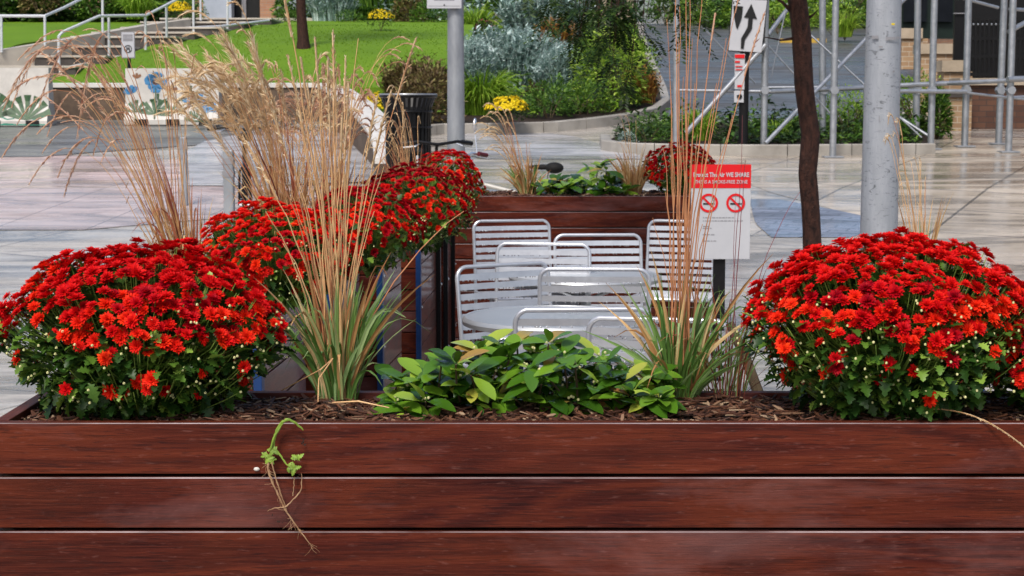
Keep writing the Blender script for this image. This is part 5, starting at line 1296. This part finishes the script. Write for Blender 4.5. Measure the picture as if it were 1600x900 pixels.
# ============================================================ BACKGROUND PLANTS
def shrub(label, px, pyb, wpx, hpx, mat, seed, kind='leaf', n=500, ls=None, gr='shrubs and perennials in the back beds', Yo=0, onlawn=False, name='shrub', cat='shrub', flowers=None, nf=0, Y=None, fsz=1.0, zoff=.08):
    rr = random.Random(seed); h = lhit(px, pyb) if onlawn else hit(px, pyb)
    if Y is not None: h = V((0, Y, P(px, pyb, Y).z))
    Yc = h.y+Yo; rx = wpx/2/F*Yc; H = hpx/F*Yc; x = P(px, pyb, Yc).x; z0 = h.z+(0 if Y is not None else zoff)
    t = thing(name, label, cat, (x, Yc, z0), 0, gr); m = MB(); ls = ls or H*.12
    ry = min(rx, .8)*.8
    def sp(k):
        z = rr.uniform(-.55, 1); a = rr.uniform(0, 6.28); q = math.sqrt(1-z*z); d = V((q*math.cos(a), q*math.sin(a), z))
        nz = 1+.22*noise.noise(V((d.x*2.5+seed, d.y*2.5, d.z*2.5)))+.16*noise.noise(V((d.x*7+seed, d.y*7, d.z*7)))
        return V((d.x*rx*nz, d.y*ry*nz, max(.01, H*.42+d.z*H*.58*nz)))*1, d
    if kind == 'leaf':
        for i in range(n):
            p, d = sp(1); k = rr.choice((1, .97, .9, .8, .6)); p = V((p.x*k, p.y*k, H*.3+(p.z-H*.3)*k))
            dd = d+V((rr.gauss(0, .6), rr.gauss(0, .6), rr.uniform(-.2, .9))); m.leaf(p, dd, V((rr.gauss(0, .4), rr.gauss(0, .4), 1)), ls*rr.uniform(.6, 1.4), [(0, .03), (.35, .2), (.7, .18), (1, 0)], .2, .2)
    elif kind == 'spike':
        for i in range(n):
            a = rr.uniform(0, 6.28); q = rr.random()**.5; b = V((math.cos(a)*rx*q*.75, math.sin(a)*ry*q*.75, 0)); hh = H*rr.uniform(.55, 1.05)*(1-.35*q*q)
            tip = b*1.35+V((rr.gauss(0, rx*.1), 0, hh)); pts = bez(b, b+V((0, 0, hh*.6)), tip, 5); m.ribbon(pts, [ls*.06, ls*.08, ls*.08, ls*.05, .001])
            if mat in ('bg_silver', 'bg_brown', 'bg_orange'):
                for k in range(9):
                    u = rr.uniform(.3, 1); j = min(3, int(u*4)); p = pts[j].lerp(pts[j+1], u*4-j); m.leaf(p, V((rr.gauss(0, 1), rr.gauss(0, 1), rr.uniform(0, 1))), V((0, 0, 1)), ls*rr.uniform(.35, .8), [(0, .05), (.5, .22), (1, 0)])
    elif kind == 'blade':
        for i in range(n):
            a = rr.uniform(0, 6.28); q = rr.random()**.5; b = V((math.cos(a)*rx*q*.45, math.sin(a)*ry*q*.45, 0)); out = V((math.cos(a), math.sin(a), 0))*rx*rr.uniform(.2, 1.0); hh = H*rr.uniform(.6, 1.1)
            m.ribbon(bez(b, b+out*.2+V((0, 0, hh)), b+out+V((0, 0, hh*rr.uniform(.3, 1))), 6), [ls*.07, ls*.09, ls*.09, ls*.07, ls*.05, .001])
    m.build('foliage', mat, t)
    s = MB()
    for i in range(8):
        a = rr.uniform(0, 6.28); s.tube([(0, 0, -.1), (math.cos(a)*rx*.3, math.sin(a)*ry*.3, H*.35), (math.cos(a)*rx*.6, math.sin(a)*ry*.6, H*.6)], H*.012, 4)
    s.build('stems', 'branch', t)
    if flowers:
        f = MB()
        for i in range(nf):
            p, d = sp(1)
            if p.z < H*.5: continue
            r_ = H*.055*fsz*rr.uniform(.7, 1.2); nn = (d+V((0, -.2, .4))).normalized(); u = nn.orthogonal().normalized(); w = nn.cross(u)
            for k in range(8):
                a = k*.785+rr.random()*.3; dd = u*math.cos(a)+w*math.sin(a)+nn*.35; sd = dd.cross(nn).normalized()*r_*.35; b = p+nn*r_*.2
                f.add([b, b+dd*r_*.6+sd, b+dd*r_, b+dd*r_*.6-sd], [(0, 1, 2, 3)])
        tag(f.build('blossoms', flowers, t), kind='stuff')
    return t
# yellow and magenta mums
ym = 'yellow and magenta mums in the back beds'
shrub('yellow mum in the kerbed bed right of the lamp post', 793, 191, 60, 38, 'bg_dark', 1, n=900, flowers='petal_yellow', nf=900, Y=26.9, fsz=1.3, name='chrysanthemum', cat='chrysanthemum', gr=ym)
shrub('yellow mum peeking out left of the litter bin', 590, 190, 46, 42, 'bg_dark', 2, n=500, flowers='petal_yellow', nf=600, name='chrysanthemum', cat='chrysanthemum', gr=ym, Y=27.5)
shrub('yellow mum at the back edge of the lawn, near the top centre-left', 595, 48, 40, 26, 'bg_dark', 3, n=500, flowers='petal_yellow', nf=600, name='chrysanthemum', cat='chrysanthemum', gr=ym, onlawn=True)
shrub('yellow mum at the head of the stair', 281, 31, 36, 27, 'bg_dark', 4, n=400, flowers='petal_yellow', nf=700, name='chrysanthemum', cat='chrysanthemum', gr=ym, Y=38.8)
shrub('yellow mum beyond the left handrail at the top edge', 102, 24, 34, 26, 'bg_dark', 5, n=400, flowers='petal_yellow', nf=500, name='chrysanthemum', cat='chrysanthemum', gr=ym, onlawn=True, Yo=.3)
shrub('small magenta flowering plant right of the lamp post top', 758, 60, 34, 28, 'bg_dark', 6, n=400, flowers='petal_magenta', nf=60, name='chrysanthemum', cat='chrysanthemum', gr=ym, Y=40)
S_ = [  # label, px, base y, w, h, mat, kind, n, Y or None, leafscale
 ('large silver-blue shrub filling the middle of the kerbed bed', 800, 150, 190, 105, 'bg_silver', 'spike', 900, None, 1.3),
 ('silver-blue shrub at the right of the silver group, near the drooping branches', 878, 168, 90, 95, 'bg_silver', 'spike', 500, None, 1.2),
 ('tall silvery shrub behind the silver group against the top edge', 850, 60, 150, 90, 'bg_silver', 'spike', 420, 41, 1.6),
 ('silver-blue shrub just right of the lamp post', 742, 150, 70, 90, 'bg_silver', 'spike', 420, 29.5, 1.2),
 ('brown seeded perennial between the lawn and the litter bin', 650, 160, 120, 75, 'bg_brown', 'spike', 420, 29.5, 1.5),
 ('brownish green shrub right of the litter bin along the kerb', 668, 208, 95, 100, 'bg_brown', 'leaf', 1300, 27.6, .6),
 ('dark green low shrub behind the kerb right of the yellow mum', 858, 194, 80, 58, 'bg_green', 'leaf', 1100, None, .7),
 ('dark bushy shrub under the drooping branches', 912, 188, 90, 55, 'bg_green', 'leaf', 1100, None, .7),
 ('bright lime ferny shrub under the tree foliage', 948, 178, 110, 118, 'bg_bright', 'leaf', 2400, None, .5),
 ('lime ornamental grass behind the yellow mum', 750, 188, 110, 75, 'bg_lime', 'blade', 600, None, 1.3),
 ('dark wine grass in front of the silver shrubs', 838, 170, 36, 36, 'bg_wine', 'blade', 200, None, 1.2),
 ('orange-brown shrub at the point of the bed beside the road', 1000, 168, 64, 62, 'bg_orange', 'spike', 260, None, 1.3),
 ('yellow-green shrub at the road side of the bed tip', 1000, 130, 56, 60, 'bg_lime', 'leaf', 400, None, .8),
 ('orange flowering perennial behind the silver shrubs', 868, 82, 70, 60, 'bg_orange', 'spike', 220, 37, 1.3),
 ('leafy green shrub at the far kerb of the uphill road', 972, 100, 70, 50, 'bg_bright', 'leaf', 700, 39, .8),
 ('yellow-green feathery grass right of the lamp post top', 740, 58, 70, 50, 'bg_lime', 'blade', 300, 42, 1.3),
 ('green shrub at the lawn edge left of the lamp post', 672, 50, 60, 45, 'bg_green', 'leaf', 600, 44, .9),
 ('brown-green shrub at the back edge of the lawn right of the yellow mum', 640, 50, 50, 60, 'bg_brown', 'leaf', 600, 44.5, .8),
 ('dark rounded shrub at the back edge of the lawn left of the yellow mum', 548, 44, 46, 26, 'bg_green', 'leaf', 500, 44, 1.0),
 ('silvery green shrub at the top edge above the lawn tree', 520, 36, 80, 70, 'bg_silver', 'spike', 260, 45.5, 1.4),
 ('tall green shrub at the top edge left of the lamp post', 590, 30, 110, 80, 'bg_green', 'spike', 360, 46.5, 1.4),
 ('dark rounded shrub beside the brick pier at the top edge', 448, 38, 36, 26, 'bg_green', 'leaf', 400, 44.5, 1.0),
 ('green shrub against the grey columns at the top edge', 303, 31, 40, 30, 'bg_green', 'leaf', 400, 40.5, 1.0),
 ('dark green shrub right of the left handrail at the top edge', 150, 27, 70, 45, 'bg_green', 'leaf', 600, 43, 1.0),
 ('bright green grass clump at the top edge before the head of the stair', 215, 30, 70, 50, 'bg_lime', 'blade', 300, 42, 1.4),
 ('brown shrub at the top left edge', 62, 26, 60, 50, 'bg_brown', 'leaf', 600, 43, 1.0),
 ('green shrub in the top left corner', 10, 26, 60, 50, 'bg_green', 'leaf', 600, 43.5, 1.0),
 ('round boxwood at the left end of the scaffold bed', 1012, 226, 60, 42, 'bg_green', 'leaf', 1100, 24.6, .45),
 ('small blue-green plant at the left corner of the scaffold bed', 980, 224, 30, 18, 'bg_silver', 'leaf', 300, 24.5, 1.0),
 ('pale striped hosta behind the boxwood', 1095, 222, 56, 55, 'bg_lime', 'blade', 200, 25.4, 1.9),
 ('round boxwood at the foot of the black sign post', 1178, 232, 44, 28, 'bg_green', 'leaf', 700, 24.9, .5),
 ('dark low shrub between the boxwood and the slim pole', 1128, 232, 44, 30, 'bg_dark', 'leaf', 500, 25, .7),
 ('pale green hosta right of the black sign post', 1215, 222, 50, 36, 'bg_lime', 'blade', 180, 25.8, 1.9),
 ('dark shrub behind the tree trunk in the scaffold bed', 1255, 234, 60, 36, 'bg_dark', 'leaf', 600, 25.4, .8),
 ('bright green shrub between the scaffold tubes and the thick post', 1325, 222, 90, 85, 'bg_lime', 'leaf', 1000, 26.3, .45),
 ('dark low shrub in front of the bright green one', 1330, 236, 80, 34, 'bg_dark', 'leaf', 600, 25.2, .8),
 ('bright green shrub right of the thick post', 1430, 212, 90, 95, 'bg_lime', 'leaf', 1300, 26.6, .45),
 ('leafy green shrub beside the brick pier', 1462, 222, 46, 80, 'bg_green', 'leaf', 800, 26.3, .8),
 ('light green planting across the road between the trunk and the scaffold tube', 1300, 50, 110, 45, 'bg_lime', 'leaf', 700, 50, .6),
 ('green planting across the road left of the dark trunk', 1215, 48, 80, 40, 'bg_lime', 'leaf', 500, 50.5, .6),
 ('light green grass tuft at the road edge left of the thick post', 1320, 58, 50, 40, 'bg_lime', 'blade', 200, 47, 1.2),
 ('shaded green planting at the top of the uphill road', 1040, 36, 60, 50, 'bg_green', 'leaf', 500, 56, .9),
 ('green planting right of the road sign at the top edge', 1110, 36, 90, 50, 'bg_green', 'leaf', 600, 55, .9),
 ('dark hedge at the top edge behind the drooping foliage', 930, 40, 140, 70, 'bg_dark', 'leaf', 900, 52, .7),
 ('dark hedge at the top edge right of the uphill road', 1330, 20, 130, 60, 'bg_dark', 'leaf', 800, 54, .7),
]
for i, (lb, px, py, w, h, mt, kd, n, Yf, lsc) in enumerate(S_):
    Yq = Yf if Yf else hit(px, py).y
    shrub(lb, px, py, w, h, mt, 100+i, kd, int(n*1.5), h/F*Yq*.12*lsc, Y=Yf)
def cover(name, label, pix, n, hh, mats, seed, zl=.08, ls=.09, zf=gz, fixed=None):
    rr = random.Random(seed); m = MB(); rows = []
    for (py, a, b) in pix:
        hy = fixed[len(rows)] if fixed else hit(800, py).y; rows.append((hy, P(a, py, hy).x, P(b, py, hy).x))
    for i in range(n):
        Y = rr.uniform(rows[0][0], rows[-1][0])
        for a, b in zip(rows, rows[1:]):
            if a[0] <= Y <= b[0]: u = (Y-a[0])/(b[0]-a[0]); break
        x = rr.uniform(a[1]+(b[1]-a[1])*u, a[2]+(b[2]-a[2])*u); k = noise.noise(V((x*1.6+seed, Y*1.6, 0)))
        if k < -.32: continue
        m.m = 0 if noise.noise(V((x*.9, Y*.9, seed+4))) < .05 else 1
        m.leaf((x, Y, zf(Y)+zl+rr.uniform(0, hh)*(.45+k)), V((rr.gauss(0, 1), rr.gauss(0, 1), rr.uniform(-.2, 1))), V((rr.gauss(0, .4), rr.gauss(0, .4), 1)), ls*rr.uniform(.5, 1.4), [(0, .03), (.35, .2), (.7, .18), (1, 0)], .2, .2)
    tag(m.build(name, mats), label, 'ground cover', kind='stuff')
cover('ground_cover', 'mixed low green ground cover filling the kerbed flower bed', [(189, 650, 900), (184, 630, 985), (170, 615, 1016), (140, 625, 1020), (100, 650, 1002), (60, 705, 992), (44, 705, 992)], 22000, .55, ['bg_green', 'bg_lime'], 3, .1, .13)
cover('ground_cover', 'dark leafy ground cover in the small bed before the scaffold', [(234, 965, 1440), (224, 960, 1440), (212, 990, 1440), (198, 1050, 1440)], 7000, .42, ['bg_dark', 'bg_green'], 6, .06, .10)
cover('ground_cover', 'bright green planting beyond the top of the uphill road', [(46, 1120, 1420), (40, 1090, 1420), (36, 1050, 1420), (33, 1040, 1420)], 9000, 1.6, ['bg_lime', 'bg_green'], 9, .0, .22)
cover('ground_cover', 'dark green hedge planting along the back of the left lawn', [(26, -60, 300), (20, -60, 310)], 9000, 1.5, ['bg_dark', 'bg_green'], 12, .0, .2, lz, [43, 45.5])
cover('ground_cover', 'mixed green planting along the back edge of the big lawn', [(40, 430, 760), (34, 430, 800)], 9000, 1.4, ['bg_green', 'bg_silver'], 14, .0, .17, lz, [46, 48])
# far tree mass behind everything: a hedge row reads as one wood
m = MB(); rh = random.Random(77)
for i in range(14000):
    x = rh.uniform(-30, 30); y = 67+rh.uniform(0, 4); z = rh.uniform(3.8, 9.5)+1.2*noise.noise(V((x*.25, 0, 0)))
    m.leaf((x, y, z), V((rh.gauss(0, 1), rh.gauss(0, 1), rh.gauss(0, 1))), V((0, 0, 1)), .45, [(0, .03), (.4, .3), (1, 0)])
tag(m.build('far_wood', 'bg_dark'), 'dark green wood far behind the buildings', 'wood', kind='stuff')
# yellow kerb line across the road
m = MB()
for (a, b) in ((1218, 1296),):
    p0, p1 = P(a, 44, 47.2), P(b, 46.5, 46.6); m.box((p0.x, 47, gz(47)+.0), (p1.x, 47.2, gz(47)+.12))
o = m.build('yellow_kerb', 'yellow_line'); tag(o, 'yellow painted kerb across the uphill road', 'kerb')

# ============================================================ LIGHT, CAMERA
w = bpy.data.worlds.new('World'); bpy.context.scene.world = w; w.use_nodes = True
nt = w.node_tree; bg = nt.nodes['Background']; sky = nt.nodes.new('ShaderNodeTexSky'); sky.sky_type = 'NISHITA'; sky.sun_disc = False
EL, AZ = rad(52), rad(200)   # azimuth clockwise from +Y
sky.sun_elevation = EL; sky.sun_rotation = AZ; sky.dust_density = 4; sky.air_density = 1; sky.ozone_density = 1
nt.links.new(sky.outputs[0], bg.inputs['Color']); bg.inputs['Strength'].default_value = .13
sd = V((math.sin(AZ)*math.cos(EL), math.cos(AZ)*math.cos(EL), math.sin(EL)))
ld = bpy.data.lights.new('sun', 'SUN'); ld.energy = 2.4; ld.angle = rad(12); ld.color = (1, .96, .9)
lo = bpy.data.objects.new('sun', ld); C.objects.link(lo); lo.rotation_euler = sd.to_track_quat('Z', 'Y').to_euler()
cd = bpy.data.cameras.new('camera'); co = bpy.data.objects.new('camera', cd); C.objects.link(co)
co.location = (0, 0, HC); co.rotation_euler = (rad(90)-PIT, 0, 0); cd.sensor_width = 36; cd.lens = F/1600*36; cd.clip_end = 1000; cd.clip_start = .05
cd.dof.use_dof = True; cd.dof.focus_distance = 3.6; cd.dof.aperture_fstop = 22
sc = bpy.context.scene; sc.camera = co
sc.view_settings.view_transform = 'Standard'; sc.view_settings.look = 'None'; sc.view_settings.exposure = .35; sc.view_settings.gamma = 1
sc.cycles.use_denoising = True; sc.cycles.max_bounces = 8; sc.cycles.transparent_max_bounces = 4; sc.cycles.caustics_reflective = False
try: sc.cycles.denoiser = 'OPENIMAGEDENOISE'
except Exception: pass
